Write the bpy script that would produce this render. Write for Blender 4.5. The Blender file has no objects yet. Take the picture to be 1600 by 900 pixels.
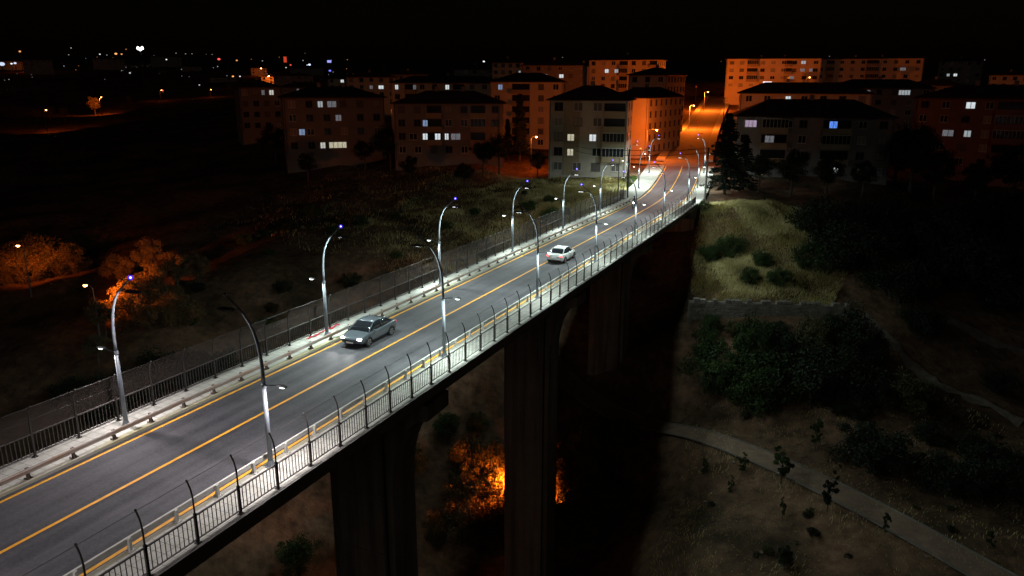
import bpy, bmesh, math, random
import numpy as np
from mathutils import Vector, Matrix

# ------------------------------------------------------------------ camera, world, exposure
SC = bpy.context.scene
COL = SC.collection
F, PITCH, ROLL, YAW = 1181.67, .2656, .0019, -.4025
CAM = np.array([25.736, 0.0, 15.563])
GR = -.0241
_c, _s = math.cos(YAW), math.sin(YAW)
_cp, _sp = math.cos(PITCH), math.sin(PITCH)
_r = np.array([_c, -_s, 0]); _fw = np.array([_s*_cp, _c*_cp, -_sp]); _up = np.array([_s*_sp, _c*_sp, _cp])
_cr, _sr = math.cos(ROLL), math.sin(ROLL)
_R = _cr*_r + _sr*_up; _U = _cr*_up - _sr*_r
cam = bpy.data.cameras.new('camera'); camo = bpy.data.objects.new('camera', cam); COL.objects.link(camo)
camo.matrix_world = Matrix(((_R[0], _U[0], -_fw[0], CAM[0]), (_R[1], _U[1], -_fw[1], CAM[1]), (_R[2], _U[2], -_fw[2], CAM[2]), (0, 0, 0, 1)))
cam.sensor_width = 36; cam.lens = 36*F/1600; cam.clip_start = .5; cam.clip_end = 8000
SC.camera = camo

world = bpy.data.worlds.new('World'); SC.world = world; world.use_nodes = True
wn = world.node_tree.nodes; wl = world.node_tree.links; wn.clear()
sky = wn.new('ShaderNodeTexSky'); sky.sky_type = 'NISHITA'; sky.sun_disc = False
sky.sun_elevation = math.radians(1); sky.sun_rotation = math.radians(200)
bg = wn.new('ShaderNodeBackground'); bg.inputs['Strength'].default_value = .0007
wo = wn.new('ShaderNodeOutputWorld')
pier_fill = bpy.data.lights.new('night_sun', 'SUN'); pier_fill.energy = .03; pier_fill.angle = math.radians(20); pier_fill.color = (1, .88, .74)  # dim fill sun added to lift the dark pier faces
mo_ = bpy.data.objects.new('night_sun', pier_fill); COL.objects.link(mo_); mo_.rotation_euler = (math.radians(70), 0, math.radians(18))
wl.new(sky.outputs[0], bg.inputs[0]); wl.new(bg.outputs[0], wo.inputs[0])
SC.view_settings.view_transform = 'Standard'; SC.view_settings.look = 'None'
SC.view_settings.exposure = 0; SC.view_settings.gamma = 1
SC.cycles.use_denoising = True
SC.cycles.max_bounces = 4; SC.cycles.diffuse_bounces = 2; SC.cycles.glossy_bounces = 2
SC.cycles.transparent_max_bounces = 12; SC.cycles.sample_clamp_indirect = 2.0
SC.cycles.use_light_tree = True
LED_COOL = (.84, 1.0, .95); LED_ROSE = (1.0, .92, .93); SODIUM = (1.0, .16, .01)
P_UPPER, P_LOWER = 740, 290

# ------------------------------------------------------------------ pixel -> place helpers (photo pixels, 1600 wide)
def ray(u, v):
    a, b = u-800, v-450
    a, b = _cr*a + _sr*b, -_sr*a + _cr*b
    return (_r*a - _up*b + _fw*F)/F
def at(u, v, D): return CAM + ray(u, v)*D
def on_deck(u, v, h):
    d = ray(u, v); t = (h-CAM[2])/(d[2]-GR*d[1]); return CAM + t*d

# ------------------------------------------------------------------ road line
RP = np.array([(-60, 0, GR*-60), (0, 0, 0), (60, 0, GR*60), (112, 0, GR*112), (122, -.25, -2.93), (130, -.75, -3.03), (138, -1.5, -2.98), (146, -2.4, -2.65),
               (156, -3.5, -2.1), (165, -4.8, -1.75), (172, -5.9, -1.6), (190, -8.5, -1.3), (218, -12.2, -.5), (248, -15.9, .65), (287, -20.5, 1.9), (335, -25.5, 4.6), (390, -31, 8.6), (420, -34.5, 10.6)])
def _smooth(ys, col):
    v = np.interp(ys, RP[:, 0], RP[:, col]); k = 7
    acc = np.zeros_like(v)
    for o in np.linspace(-k, k, 9): acc += np.interp(ys+o, RP[:, 0], RP[:, col])
    return acc/9
_YS = np.arange(-50, 411, 1.0); _XS = _smooth(_YS, 1); _ZS = _smooth(_YS, 2)
def cx(y): return float(np.interp(y, _YS, _XS))
def zs(y): return float(np.interp(y, _YS, _ZS))
def frame(y):
    t = np.array([cx(y+.5)-cx(y-.5), 1.0]); t /= np.linalg.norm(t)
    return t, np.array([t[1], -t[0]])
def rp(y, x, z):
    t, n = frame(y)
    return Vector((cx(y)+n[0]*x, y+n[1]*x, zs(y)+z))

# ------------------------------------------------------------------ materials
def mat(name, col, rough=.8, noise=None, metal=0, bump=0, bscale=20, spec=.3, detail=6):
    m = bpy.data.materials.new(name); m.use_nodes = True
    nt = m.node_tree; b = nt.nodes['Principled BSDF']
    b.inputs['Base Color'].default_value = (*col, 1); b.inputs['Roughness'].default_value = rough
    b.inputs['Metallic'].default_value = metal; b.inputs['Specular IOR Level'].default_value = spec
    if noise:
        col2, scale = noise
        tc = nt.nodes.new('ShaderNodeTexCoord'); n = nt.nodes.new('ShaderNodeTexNoise')
        n.inputs['Scale'].default_value = scale; n.inputs['Detail'].default_value = detail; n.inputs['Roughness'].default_value = .65
        r = nt.nodes.new('ShaderNodeValToRGB'); r.color_ramp.elements[0].position = .35; r.color_ramp.elements[1].position = .65
        r.color_ramp.elements[0].color = (*col, 1); r.color_ramp.elements[1].color = (*col2, 1)
        nt.links.new(tc.outputs['Object'], n.inputs['Vector']); nt.links.new(n.outputs['Fac'], r.inputs['Fac'])
        nt.links.new(r.outputs['Color'], b.inputs['Base Color'])
    if bump:
        tc2 = nt.nodes.new('ShaderNodeTexCoord'); n2 = nt.nodes.new('ShaderNodeTexNoise'); n2.inputs['Scale'].default_value = bscale; n2.inputs['Detail'].default_value = 5
        bp = nt.nodes.new('ShaderNodeBump'); bp.inputs['Strength'].default_value = bump; bp.inputs['Distance'].default_value = .1
        nt.links.new(tc2.outputs['Object'], n2.inputs['Vector']); nt.links.new(n2.outputs['Fac'], bp.inputs['Height']); nt.links.new(bp.outputs['Normal'], b.inputs['Normal'])
    return m
def emis(name, col, s, curtain=0):
    m = bpy.data.materials.new(name); m.use_nodes = True; nt = m.node_tree
    b = nt.nodes['Principled BSDF']; b.inputs['Base Color'].default_value = (.1, .1, .1, 1)
    b.inputs['Emission Color'].default_value = (*col, 1); b.inputs['Emission Strength'].default_value = s
    m.cycles.emission_sampling = 'NONE'
    if curtain:   # lit room behind a pleated curtain
        tc = nt.nodes.new('ShaderNodeTexCoord'); mp = nt.nodes.new('ShaderNodeMapping'); mp.inputs['Scale'].default_value = (6, 6, .7)
        n = nt.nodes.new('ShaderNodeTexNoise'); n.inputs['Scale'].default_value = curtain; n.inputs['Detail'].default_value = 3
        mr = nt.nodes.new('ShaderNodeMapRange'); mr.inputs[1].default_value = .3; mr.inputs[2].default_value = .7; mr.inputs[3].default_value = s*.35; mr.inputs[4].default_value = s*1.3
        nt.links.new(tc.outputs['Object'], mp.inputs[0]); nt.links.new(mp.outputs[0], n.inputs['Vector']); nt.links.new(n.outputs['Fac'], mr.inputs[0]); nt.links.new(mr.outputs[0], b.inputs['Emission Strength'])
    return m
M = {}
def asphalt():
    m = bpy.data.materials.new('asphalt'); m.use_nodes = True; nt = m.node_tree; b = nt.nodes['Principled BSDF']
    tc = nt.nodes.new('ShaderNodeTexCoord')
    mp = nt.nodes.new('ShaderNodeMapping'); mp.inputs['Scale'].default_value = (1.3, .05, 1)
    n1 = nt.nodes.new('ShaderNodeTexNoise'); n1.inputs['Scale'].default_value = 1.0; n1.inputs['Detail'].default_value = 5   # long wheel-track wear
    n2 = nt.nodes.new('ShaderNodeTexNoise'); n2.inputs['Scale'].default_value = .22; n2.inputs['Detail'].default_value = 8; n2.inputs['Roughness'].default_value = .7
    n3 = nt.nodes.new('ShaderNodeTexNoise'); n3.inputs['Scale'].default_value = 9; n3.inputs['Detail'].default_value = 8
    nt.links.new(tc.outputs['Object'], mp.inputs[0]); nt.links.new(mp.outputs[0], n1.inputs['Vector'])
    nt.links.new(tc.outputs['Object'], n2.inputs['Vector']); nt.links.new(tc.outputs['Object'], n3.inputs['Vector'])
    a1 = nt.nodes.new('ShaderNodeMath'); a1.operation = 'ADD'; a2 = nt.nodes.new('ShaderNodeMath'); a2.operation = 'MULTIPLY_ADD'; a2.inputs[1].default_value = .5
    nt.links.new(n1.outputs['Fac'], a1.inputs[0]); nt.links.new(n2.outputs['Fac'], a1.inputs[1])
    nt.links.new(n3.outputs['Fac'], a2.inputs[0]); nt.links.new(a1.outputs[0], a2.inputs[2])
    r = nt.nodes.new('ShaderNodeValToRGB'); r.color_ramp.elements[0].position = .9/2; r.color_ramp.elements[1].position = 1.6/2
    r.color_ramp.elements[0].color = (.026, .026, .031, 1); r.color_ramp.elements[1].color = (.098, .095, .104, 1)
    dv = nt.nodes.new('ShaderNodeMath'); dv.operation = 'MULTIPLY'; dv.inputs[1].default_value = .5
    nt.links.new(a2.outputs[0], dv.inputs[0]); nt.links.new(dv.outputs[0], r.inputs['Fac']); nt.links.new(r.outputs['Color'], b.inputs['Base Color'])
    b.inputs['Roughness'].default_value = .75; b.inputs['Specular IOR Level'].default_value = .3
    bp = nt.nodes.new('ShaderNodeBump'); bp.inputs['Strength'].default_value = .25; bp.inputs['Distance'].default_value = .02
    nt.links.new(n3.outputs['Fac'], bp.inputs['Height']); nt.links.new(bp.outputs['Normal'], b.inputs['Normal'])
    return m
M['asphalt'] = asphalt()
def worn_paint():
    m = mat('yellow_paint', (.62, .28, .02), .6, ((.80, .38, .03), 3.0)); return m
M['old_asphalt'] = mat('old_asphalt', (.15, .14, .13), .85, ((.22, .205, .19), .4), bump=.2, bscale=10)
M['yellow'] = worn_paint()
M['kerb_yellow'] = mat('kerb_paint', (.36, .345, .30), .8, ((.37, .34, .20), .35))
M['concrete'] = mat('concrete', (.20, .19, .175), .9, ((.28, .27, .25), .6), bump=.15, bscale=3)
def paving():
    m = mat('paving', (.38, .375, .335), .9, ((.52, .51, .465), .9), bump=.1, bscale=12)
    nt = m.node_tree; b = nt.nodes['Principled BSDF']; src = b.inputs['Base Color'].links[0].from_socket
    tc = nt.nodes.new('ShaderNodeTexCoord'); br = nt.nodes.new('ShaderNodeTexBrick'); br.offset = 0
    br.inputs['Scale'].default_value = 1; br.inputs['Brick Width'].default_value = .5; br.inputs['Row Height'].default_value = .5; br.inputs['Mortar Size'].default_value = .012
    br.inputs['Mortar'].default_value = (.16, .155, .14, 1)
    nt.links.new(tc.outputs['Object'], br.inputs['Vector']); nt.links.new(src, br.inputs['Color1']); nt.links.new(src, br.inputs['Color2']); nt.links.new(br.outputs['Color'], b.inputs['Base Color'])
    return m
M['paving'] = paving()
M['pier'] = mat('pier_concrete', (.27, .245, .22), .9, ((.38, .35, .31), .25), bump=.2, bscale=1.5)
def streaks(m, scale):
    nt = m.node_tree; b = nt.nodes['Principled BSDF']; src = b.inputs['Base Color'].links[0].from_socket
    tc = nt.nodes.new('ShaderNodeTexCoord'); mp = nt.nodes.new('ShaderNodeMapping'); mp.inputs['Scale'].default_value = scale
    n = nt.nodes.new('ShaderNodeTexNoise'); n.inputs['Scale'].default_value = 1; n.inputs['Detail'].default_value = 6
    r = nt.nodes.new('ShaderNodeValToRGB'); r.color_ramp.elements[0].position = .35; r.color_ramp.elements[0].color = (.5, .48, .45, 1); r.color_ramp.elements[1].position = .6; r.color_ramp.elements[1].color = (1, 1, 1, 1)
    mx = nt.nodes.new('ShaderNodeMix'); mx.data_type = 'RGBA'; mx.blend_type = 'MULTIPLY'; mx.inputs[0].default_value = 1
    nt.links.new(tc.outputs['Object'], mp.inputs[0]); nt.links.new(mp.outputs[0], n.inputs['Vector']); nt.links.new(n.outputs['Fac'], r.inputs['Fac']); nt.links.new(src, mx.inputs[6]); nt.links.new(r.outputs[0], mx.inputs[7]); nt.links.new(mx.outputs[2], b.inputs['Base Color'])
streaks(M['pier'], (1.6, 1.6, .07))
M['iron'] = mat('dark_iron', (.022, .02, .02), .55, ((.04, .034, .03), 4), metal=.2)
M['iron_lit'] = mat('grey_iron', (.06, .055, .053), .5, ((.10, .09, .085), 3), metal=.3)  # lit copy of the iron above, lamplight put into its lighter tone
M['galv'] = mat('galvanised', (.15, .17, .195), .45, ((.20, .225, .255), 5), metal=.3, spec=.4)
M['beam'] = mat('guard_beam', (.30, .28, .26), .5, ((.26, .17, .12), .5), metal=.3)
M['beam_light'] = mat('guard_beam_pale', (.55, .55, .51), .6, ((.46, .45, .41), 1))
M['bracket'] = mat('rusty_bracket', (.07, .055, .045), .7, ((.13, .10, .08), 5))
M['headcase'] = mat('lamp_case', (.36, .37, .38), .5)
M['lampcase_dark'] = mat('lamp_case_dark', (.06, .06, .065), .5)
M['led'] = emis('led_panel', (.95, 1, .98), 12)
M['blue_led'] = emis('blue_beacon', (.22, .18, 1.0), 14)
M['violet_led'] = emis('violet_beacon', (.75, .12, .8), 5)
M['bulb_sod'] = emis('sodium_bulb', (1, .42, .10), 30)
def halo():  # weak glow on a see-through shell imitates the halo around a lit beacon
    m = bpy.data.materials.new('beacon_dome'); m.use_nodes = True; nt = m.node_tree; nt.nodes.clear()
    o = nt.nodes.new('ShaderNodeOutputMaterial'); mx = nt.nodes.new('ShaderNodeMixShader'); t = nt.nodes.new('ShaderNodeBsdfTransparent'); e = nt.nodes.new('ShaderNodeEmission')
    e.inputs['Color'].default_value = (.05, .03, 1, 1); e.inputs['Strength'].default_value = 1.0; mx.inputs[0].default_value = .45
    nt.links.new(t.outputs[0], mx.inputs[1]); nt.links.new(e.outputs[0], mx.inputs[2]); nt.links.new(mx.outputs[0], o.inputs[0]); return m
M['dome'] = halo()
M['dome_off'] = mat('beacon_dome_off', (.03, .03, .06), .3)
def wire_mesh():
    m = bpy.data.materials.new('wire_mesh'); m.use_nodes = True; nt = m.node_tree; b = nt.nodes['Principled BSDF']
    b.inputs['Base Color'].default_value = (.05, .034, .028, 1); b.inputs['Roughness'].default_value = .8
    o = nt.nodes['Material Output']; mx = nt.nodes.new('ShaderNodeMixShader'); t = nt.nodes.new('ShaderNodeBsdfTransparent')
    tc = nt.nodes.new('ShaderNodeTexCoord'); sp = nt.nodes.new('ShaderNodeSeparateXYZ'); nt.links.new(tc.outputs['Object'], sp.inputs[0])
    fac = []
    for sgn in (1, -1):
        a = nt.nodes.new('ShaderNodeMath'); a.operation = 'MULTIPLY_ADD'; a.inputs[1].default_value = sgn; nt.links.new(sp.outputs['Z'], a.inputs[0]); nt.links.new(sp.outputs['Y'], a.inputs[2])
        p = nt.nodes.new('ShaderNodeMath'); p.operation = 'PINGPONG'; p.inputs[1].default_value = .04; nt.links.new(a.outputs[0], p.inputs[0])
        l = nt.nodes.new('ShaderNodeMath'); l.operation = 'LESS_THAN'; l.inputs[1].default_value = .009; nt.links.new(p.outputs[0], l.inputs[0]); fac.append(l)
    mxm = nt.nodes.new('ShaderNodeMath'); mxm.operation = 'MAXIMUM'; nt.links.new(fac[0].outputs[0], mxm.inputs[0]); nt.links.new(fac[1].outputs[0], mxm.inputs[1])
    nt.links.new(mxm.outputs[0], mx.inputs[0]); nt.links.new(t.outputs[0], mx.inputs[1]); nt.links.new(b.outputs[0], mx.inputs[2]); nt.links.new(mx.outputs[0], o.inputs['Surface'])
    return m
M['wire'] = wire_mesh()
def soil():
    m = bpy.data.materials.new('soil'); m.use_nodes = True; nt = m.node_tree; b = nt.nodes['Principled BSDF']; b.inputs['Roughness'].default_value = .95; b.inputs['Specular IOR Level'].default_value = .1
    tc = nt.nodes.new('ShaderNodeTexCoord')
    def noi(s, d=8, rg=.65):
        n = nt.nodes.new('ShaderNodeTexNoise'); n.inputs['Scale'].default_value = s; n.inputs['Detail'].default_value = d; n.inputs['Roughness'].default_value = rg
        nt.links.new(tc.outputs['Object'], n.inputs['Vector']); return n
    n1, n2, n3 = noi(.09), noi(.9), noi(4, 6)
    r1 = nt.nodes.new('ShaderNodeValToRGB'); e = r1.color_ramp.elements
    e[0].position = .36; e[0].color = (.055, .042, .026, 1); e[1].position = .62; e[1].color = (.22, .14, .088, 1)
    x = r1.color_ramp.elements.new(.5); x.color = (.14, .092, .058, 1)
    nt.links.new(n1.outputs['Fac'], r1.inputs['Fac'])
    r2 = nt.nodes.new('ShaderNodeValToRGB'); r2.color_ramp.elements[0].position = .3; r2.color_ramp.elements[0].color = (.45, .45, .45, 1); r2.color_ramp.elements[1].position = .7; r2.color_ramp.elements[1].color = (1.35, 1.3, 1.25, 1)
    nt.links.new(n2.outputs['Fac'], r2.inputs['Fac'])
    mx = nt.nodes.new('ShaderNodeMix'); mx.data_type = 'RGBA'; mx.blend_type = 'MULTIPLY'; mx.inputs[0].default_value = 1
    nt.links.new(r1.outputs[0], mx.inputs[6]); nt.links.new(r2.outputs[0], mx.inputs[7]); nt.links.new(mx.outputs[2], b.inputs['Base Color'])
    bp = nt.nodes.new('ShaderNodeBump'); bp.inputs['Strength'].default_value = .7; bp.inputs['Distance'].default_value = .35
    ad = nt.nodes.new('ShaderNodeMath'); ad.operation = 'MULTIPLY_ADD'; ad.inputs[1].default_value = .35
    nt.links.new(n3.outputs['Fac'], ad.inputs[0]); nt.links.new(n2.outputs['Fac'], ad.inputs[2]); nt.links.new(ad.outputs[0], bp.inputs['Height']); nt.links.new(bp.outputs['Normal'], b.inputs['Normal'])
    return m
M['soil'] = soil()
M['path'] = mat('path_paving', (.18, .128, .09), .9, ((.28, .20, .142), .9), bump=.15, bscale=8)
M['track'] = mat('pale_dirt', (.15, .125, .10), .95, ((.27, .235, .19), 1.2), bump=.5, bscale=3)
M['stone'] = mat('wall_stone', (.14, .13, .11), .9, ((.24, .22, .19), .8), bump=.4, bscale=5)
def leafm(name, a, b_):
    m = mat(name, a, .7, (b_, 1.3), spec=.25, detail=3); return m
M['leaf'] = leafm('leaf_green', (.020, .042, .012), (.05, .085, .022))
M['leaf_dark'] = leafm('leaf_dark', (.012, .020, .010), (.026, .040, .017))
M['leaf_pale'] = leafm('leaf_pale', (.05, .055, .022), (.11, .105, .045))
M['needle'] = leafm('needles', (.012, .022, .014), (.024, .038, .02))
M['leaf_dry'] = leafm('leaf_dry', (.07, .065, .03), (.17, .14, .07))  # leaf copy lightened in colour to boost the lamplight on it
M['grass_dry'] = mat('dry_grass_blades', (.40, .345, .13), .8, ((.60, .53, .25), .35), spec=.2)
M['grass_green'] = mat('green_grass_blades', (.05, .10, .02), .8, ((.10, .16, .03), .5), spec=.2)
M['bark'] = mat('bark', (.07, .055, .04), .9, ((.12, .095, .07), 6), bump=.5)
M['roof'] = mat('roof_tiles', (.05, .035, .03), .8, ((.075, .05, .04), 2), bump=.3, bscale=12)
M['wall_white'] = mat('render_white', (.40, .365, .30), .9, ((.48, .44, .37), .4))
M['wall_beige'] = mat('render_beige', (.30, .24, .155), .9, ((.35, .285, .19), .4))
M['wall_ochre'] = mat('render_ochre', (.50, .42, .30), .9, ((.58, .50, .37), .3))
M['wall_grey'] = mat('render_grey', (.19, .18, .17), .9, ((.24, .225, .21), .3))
M['wall_brick'] = mat('render_brick', (.17, .10, .075), .9, ((.22, .13, .095), .4))
M['frame'] = mat('window_frame', (.55, .55, .53), .5)
M['frame_dark'] = mat('window_frame_dark', (.10, .09, .085), .5)
M['glass'] = mat('dark_glass', (.018, .02, .024), .12, spec=.6)
M['lit_white'] = emis('lit_window_white', (.86, .95, 1.0), .85, 4)
M['lit_neutral'] = emis('lit_window_neutral', (.95, .93, .84), .62, 5)
M['lit_pale'] = emis('lit_window_pale', (.80, .90, .95), .45, 6)
M['lit_blue'] = emis('lit_window_blue', (.42, .62, 1.0), .45, 3)
M['lit_warm'] = emis('lit_window_warm', (1.0, .93, .66), .55, 4)
M['lit_dim'] = emis('lit_window_dim', (.80, .85, .95), .16, 3)
M['lit_violet'] = emis('lit_window_violet', (.8, .6, .85), .5, 4)
M['lit_tv'] = emis('lit_window_screen', (.12, .3, 1.0), 1.0, 2)
M['curtain'] = mat('curtain_pane', (.22, .21, .19), .5, ((.34, .32, .29), 8))
M['shutter'] = mat('shutter_pane', (.12, .11, .10), .7)
M['pole_wood'] = mat('pole_dark', (.07, .065, .06), .8)
M['cabinet'] = mat('cabinet', (.42, .43, .40), .5, ((.48, .49, .46), 3))
M['rubber'] = mat('rubber', (.018, .018, .018), .8)
M['carglass'] = mat('car_glass', (.012, .014, .017), .06, spec=.8)
M['rim'] = mat('alloy', (.40, .41, .42), .3, metal=.8)
M['paint_dark'] = mat('car_paint_slate', (.10, .118, .135), .22, metal=.35, spec=.6)
M['paint_silver'] = mat('car_paint_silver', (.55, .57, .57), .25, metal=.3, spec=.6)
M['black'] = mat('black_plastic', (.02, .02, .021), .5)
M['headlight'] = emis('headlight', (1, .93, .95), 30)
M['tail'] = emis('tail_light', (1.0, .06, .05), 5)
M['plate'] = mat('number_plate', (.7, .7, .68), .5)
M['cloth'] = mat('dark_cloth', (.03, .03, .035), .9)
M['skin'] = mat('skin', (.42, .26, .19), .6)
M['redcloth'] = mat('red_tape', (.55, .05, .07), .7)

# ------------------------------------------------------------------ mesh helpers
class MB:
    def __init__(s): s.v = []; s.f = []
    def add(s, vs, fs):
        o = len(s.v); s.v += [tuple(p) for p in vs]; s.f += [tuple(i+o for i in f) for f in fs]; return s
    def box(s, x0, x1, y0, y1, z0, z1, mtx=None):
        vs = [Vector((x, y, z)) for x in (x0, x1) for y in (y0, y1) for z in (z0, z1)]
        if mtx is not None: vs = [mtx @ p for p in vs]
        return s.add(vs, [(0, 1, 3, 2), (4, 6, 7, 5), (0, 4, 5, 1), (2, 3, 7, 6), (0, 2, 6, 4), (1, 5, 7, 3)])
    def tube(s, pts, rad, n=8, cap=True):
        pts = [Vector(p) for p in pts]; rad = rad if hasattr(rad, '__len__') else [rad]*len(pts)
        rings = []; ref = None
        for i, p in enumerate(pts):
            t = (pts[min(i+1, len(pts)-1)]-pts[max(i-1, 0)]).normalized()
            if ref is None: ref = Vector((1, 0, 0)) if abs(t.x) < .9 else Vector((0, 1, 0))
            a = (ref - t*ref.dot(t)).normalized(); b = t.cross(a); ref = a
            rings.append([p + (a*math.cos(2*math.pi*k/n) + b*math.sin(2*math.pi*k/n))*rad[i] for k in range(n)])
        vs = [q for r in rings for q in r]; fs = []
        for i in range(len(pts)-1):
            for k in range(n): fs.append((i*n+k, i*n+(k+1) % n, (i+1)*n+(k+1) % n, (i+1)*n+k))
        if cap: fs += [tuple(range(n))[::-1], tuple((len(pts)-1)*n+k for k in range(n))]
        return s.add(vs, fs)
    def ball(s, c, r, nu=10, nv=6, sc=(1, 1, 1), zmin=-1):
        vs = []; fs = []
        for j in range(nv+1):
            ph = math.pi*j/nv
            for i in range(nu):
                th = 2*math.pi*i/nu; z = max(math.cos(ph), zmin)
                vs.append((c[0]+r*sc[0]*math.sin(ph)*math.cos(th), c[1]+r*sc[1]*math.sin(ph)*math.sin(th), c[2]+r*sc[2]*z))
        for j in range(nv):
            for i in range(nu): fs.append((j*nu+i, (j+1)*nu+i, (j+1)*nu+(i+1) % nu, j*nu+(i+1) % nu))
        return s.add(vs, fs)
    def sweep(s, sec, ys, closed=True):       # cross-section swept along the road line
        n = len(sec); vs = [rp(y, x, z) for y in ys for x, z in sec]; fs = []
        for i in range(len(ys)-1):
            for k in range(n if closed else n-1): fs.append((i*n+k, (i+1)*n+k, (i+1)*n+(k+1) % n, i*n+(k+1) % n))
        if closed: fs += [tuple(range(n)), tuple((len(ys)-1)*n+k for k in range(n))[::-1]]
        return s.add(vs, fs)
    def mesh(s, name, smooth=False):
        me = bpy.data.meshes.new(name); me.from_pydata(s.v, [], s.f); me.validate()
        bm = bmesh.new(); bm.from_mesh(me); bmesh.ops.recalc_face_normals(bm, faces=bm.faces); bm.to_mesh(me); bm.free()
        if smooth:
            for p in me.polygons: p.use_smooth = True
        me.update(); return me
    def build(s, name, m, parent=None, smooth=False):
        me = s.mesh(name, smooth); me.materials.append(M[m] if isinstance(m, str) else m); return link(name, me, parent)
def link(name, data, parent=None, loc=None):
    o = bpy.data.objects.new(name, data); COL.objects.link(o)
    if parent is not None: o.parent = parent
    if loc is not None: o.location = loc
    return o
def tag(o, label=None, cat=None, group=None, kind=None):
    if label: o['label'] = label
    if cat: o['category'] = cat
    if group: o['group'] = group
    if kind: o['kind'] = kind
    return o
def thing(name, label, cat, loc=(0, 0, 0), rz=0, group=None):
    o = link(name, None); o.location = loc; o.rotation_euler = (0, 0, rz); return tag(o, label, cat, group)
def copy_tree(o, parent=None):
    c = o.copy(); COL.objects.link(c); c.parent = parent
    for ch in list(o.children): copy_tree(ch, c)
    return c
def lamp_light(kind, name, loc, power, col, parent, size=.3, size_y=.15, rot=(0, 0, 0)):
    l = bpy.data.lights.new(name, kind); l.energy = power; l.color = col
    if kind == 'AREA': l.shape = 'RECTANGLE'; l.size = size; l.size_y = size_y
    else: l.shadow_soft_size = size
    o = link(name, l, parent); o.location = loc; o.rotation_euler = rot; return o

# ------------------------------------------------------------------ terrain
CP = [  # far bank and valley, x y z
 (15, 78, -21), (22, 75, -20.8), (28.5, 70.5, -20.6), (34, 66, -20.4), (40, 61, -20.2), (55, 50, -20), (17, 60, -23.5), (28, 52, -23), (42, 45, -22.5), (12, 50, -31), (3, 65, -37), (0, 40, -39), (0, 15, -37), (25, 25, -28), (50, 20, -26), (60, 0, -25), (25, -20, -26), (0, -20, -22), (0, -50, -6), (60, -50, -10), (-40, -50, -6),
 (4, 84, -24), (3, 78, -30), (3, 95, -19), (3, 108, -13), (3, 117, -8), (-5, 90, -23), (-4, 79, -33), (-14, 97, -18), (10.5, 92, -14.4), (18, 95.3, -13.9), (25, 98, -13.8),
 (7.5, 121, -3.5), (18, 124, -4.2), (28, 124, -5.6), (10.5, 105, -10.8), (22, 107, -9.8), (32, 108, -10.6), (11.3, 94.2, -13.6), (26.4, 100, -13.4), (18, 86, -18.6), (35, 91, -17.6), (48, 98, -20), (45, 110, -14), (60, 90, -22), (80, 70, -22), (100, 120, -16),
 (8, 135, -3.3), (20, 145, -3.2), (35, 155, -3.0), (47, 171, -6.5), (70, 170, -8), (100, 200, -6), (30, 200, -2.5), (60, 240, -1),
 (-8, 122, -3.6), (-14, 135, -3.6), (-15, 150, -2.8), (-32, 153, -3.5), (-14, 112, -5.5), (-22, 90, -9.5), (-30, 104, -8.5), (-45, 120, -7), (-45, 77, -10.5), (-58, 92, -9), (-10, 70, -36), (-18, 78, -28), (-15, 50, -37), (-30, 48, -24), (-45, 58, -14.5), (-70, 62, -14), (-90, 90, -11), (-60, 30, -20), (-100, 30, -14), (-40, 0, -22),
 (-50, 150, -2), (-70, 157, -1.2), (-105, 160, -2), (-140, 130, -7), (-30, 200, -.8), (-60, 220, .5), (-100, 240, 2), (-35, 260, 1.5), (-45, 320, 4), (-80, 330, 7), (-120, 330, 7),
 (0, 352, 12.5), (30, 356, 12.5), (70, 340, 11), (5, 300, 4), (10, 260, 1), (0, 215, -1), (120, 330, 4), (200, 300, 0), (-170, 150, -3), (-260, 210, -2), (-350, 280, -2), (-200, 60, -12), (-300, 100, -8),
 (-150, 450, 16), (0, 450, 17), (120, 450, 12), (300, 500, 10), (-400, 450, 8), (-600, 500, 14),
 (-300, 900, 34), (0, 900, 32), (300, 900, 26), (-900, 900, 40), (-1400, 900, 50), (-700, 1800, 70), (0, 2000, 58), (800, 1800, 40), (-1800, 1600, 85), (-2600, 1200, 80), (2500, 1000, 20), (2500, -1500, 0), (-2500, -1500, 0), (0, -2500, 0), (0, 3200, 70), (-2600, 3000, 90), (2600, 3000, 50), (400, 0, -15), (400, -200, -12), (-400, -200, -10), (0, -250, 0)]
CP = np.array(CP, float)
_d = np.linalg.norm(CP[:, None, :2]-CP[None, :, :2], axis=2)
_n = len(CP); _A = np.zeros((_n+1, _n+1)); _A[:_n, :_n] = _d; _A[:_n, _n] = 1; _A[_n, :_n] = 1
_W = np.linalg.solve(_A, np.append(CP[:, 2], 0))
SIDE_L = [(-7.5, 171, -1.8), (-20, 174.5, -1.9), (-40, 180, -1.7), (-70, 190, -1)]
CORR = []
for y in np.arange(122, 405, 2.0): CORR.append((cx(y), y, zs(y)))
for a, b in zip(SIDE_L[:-1], SIDE_L[1:]):
    for t in np.linspace(0, 1, 12): CORR.append(tuple(np.array(a)*(1-t)+np.array(b)*t))
CORR = np.array(CORR)
PATH = [(-24, 100), (-14, 96), (-5, 90), (4, 84), (10, 80.5), (15, 77.4), (22, 73.6), (28.2, 69.2), (33.6, 64.8), (39.5, 59.8), (54, 48), (70, 36)]
PTH = []
for a, b in zip(PATH[:-1], PATH[1:]):
    for t in np.linspace(0, 1, 10, endpoint=False): PTH.append((a[0]*(1-t)+b[0]*t, a[1]*(1-t)+b[1]*t))
PTH = np.array(PTH)
for _ in range(12): PTH[1:-1] = (PTH[:-2]+2*PTH[1:-1]+PTH[2:])/4
PTZ = np.hypot(PTH[:, None, 0]-CP[None, :, 0], PTH[:, None, 1]-CP[None, :, 1]) @ _W[:-1]+_W[-1]
for _ in range(40): PTZ[1:-1] = (PTZ[:-2]+2*PTZ[1:-1]+PTZ[2:])/4
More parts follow.
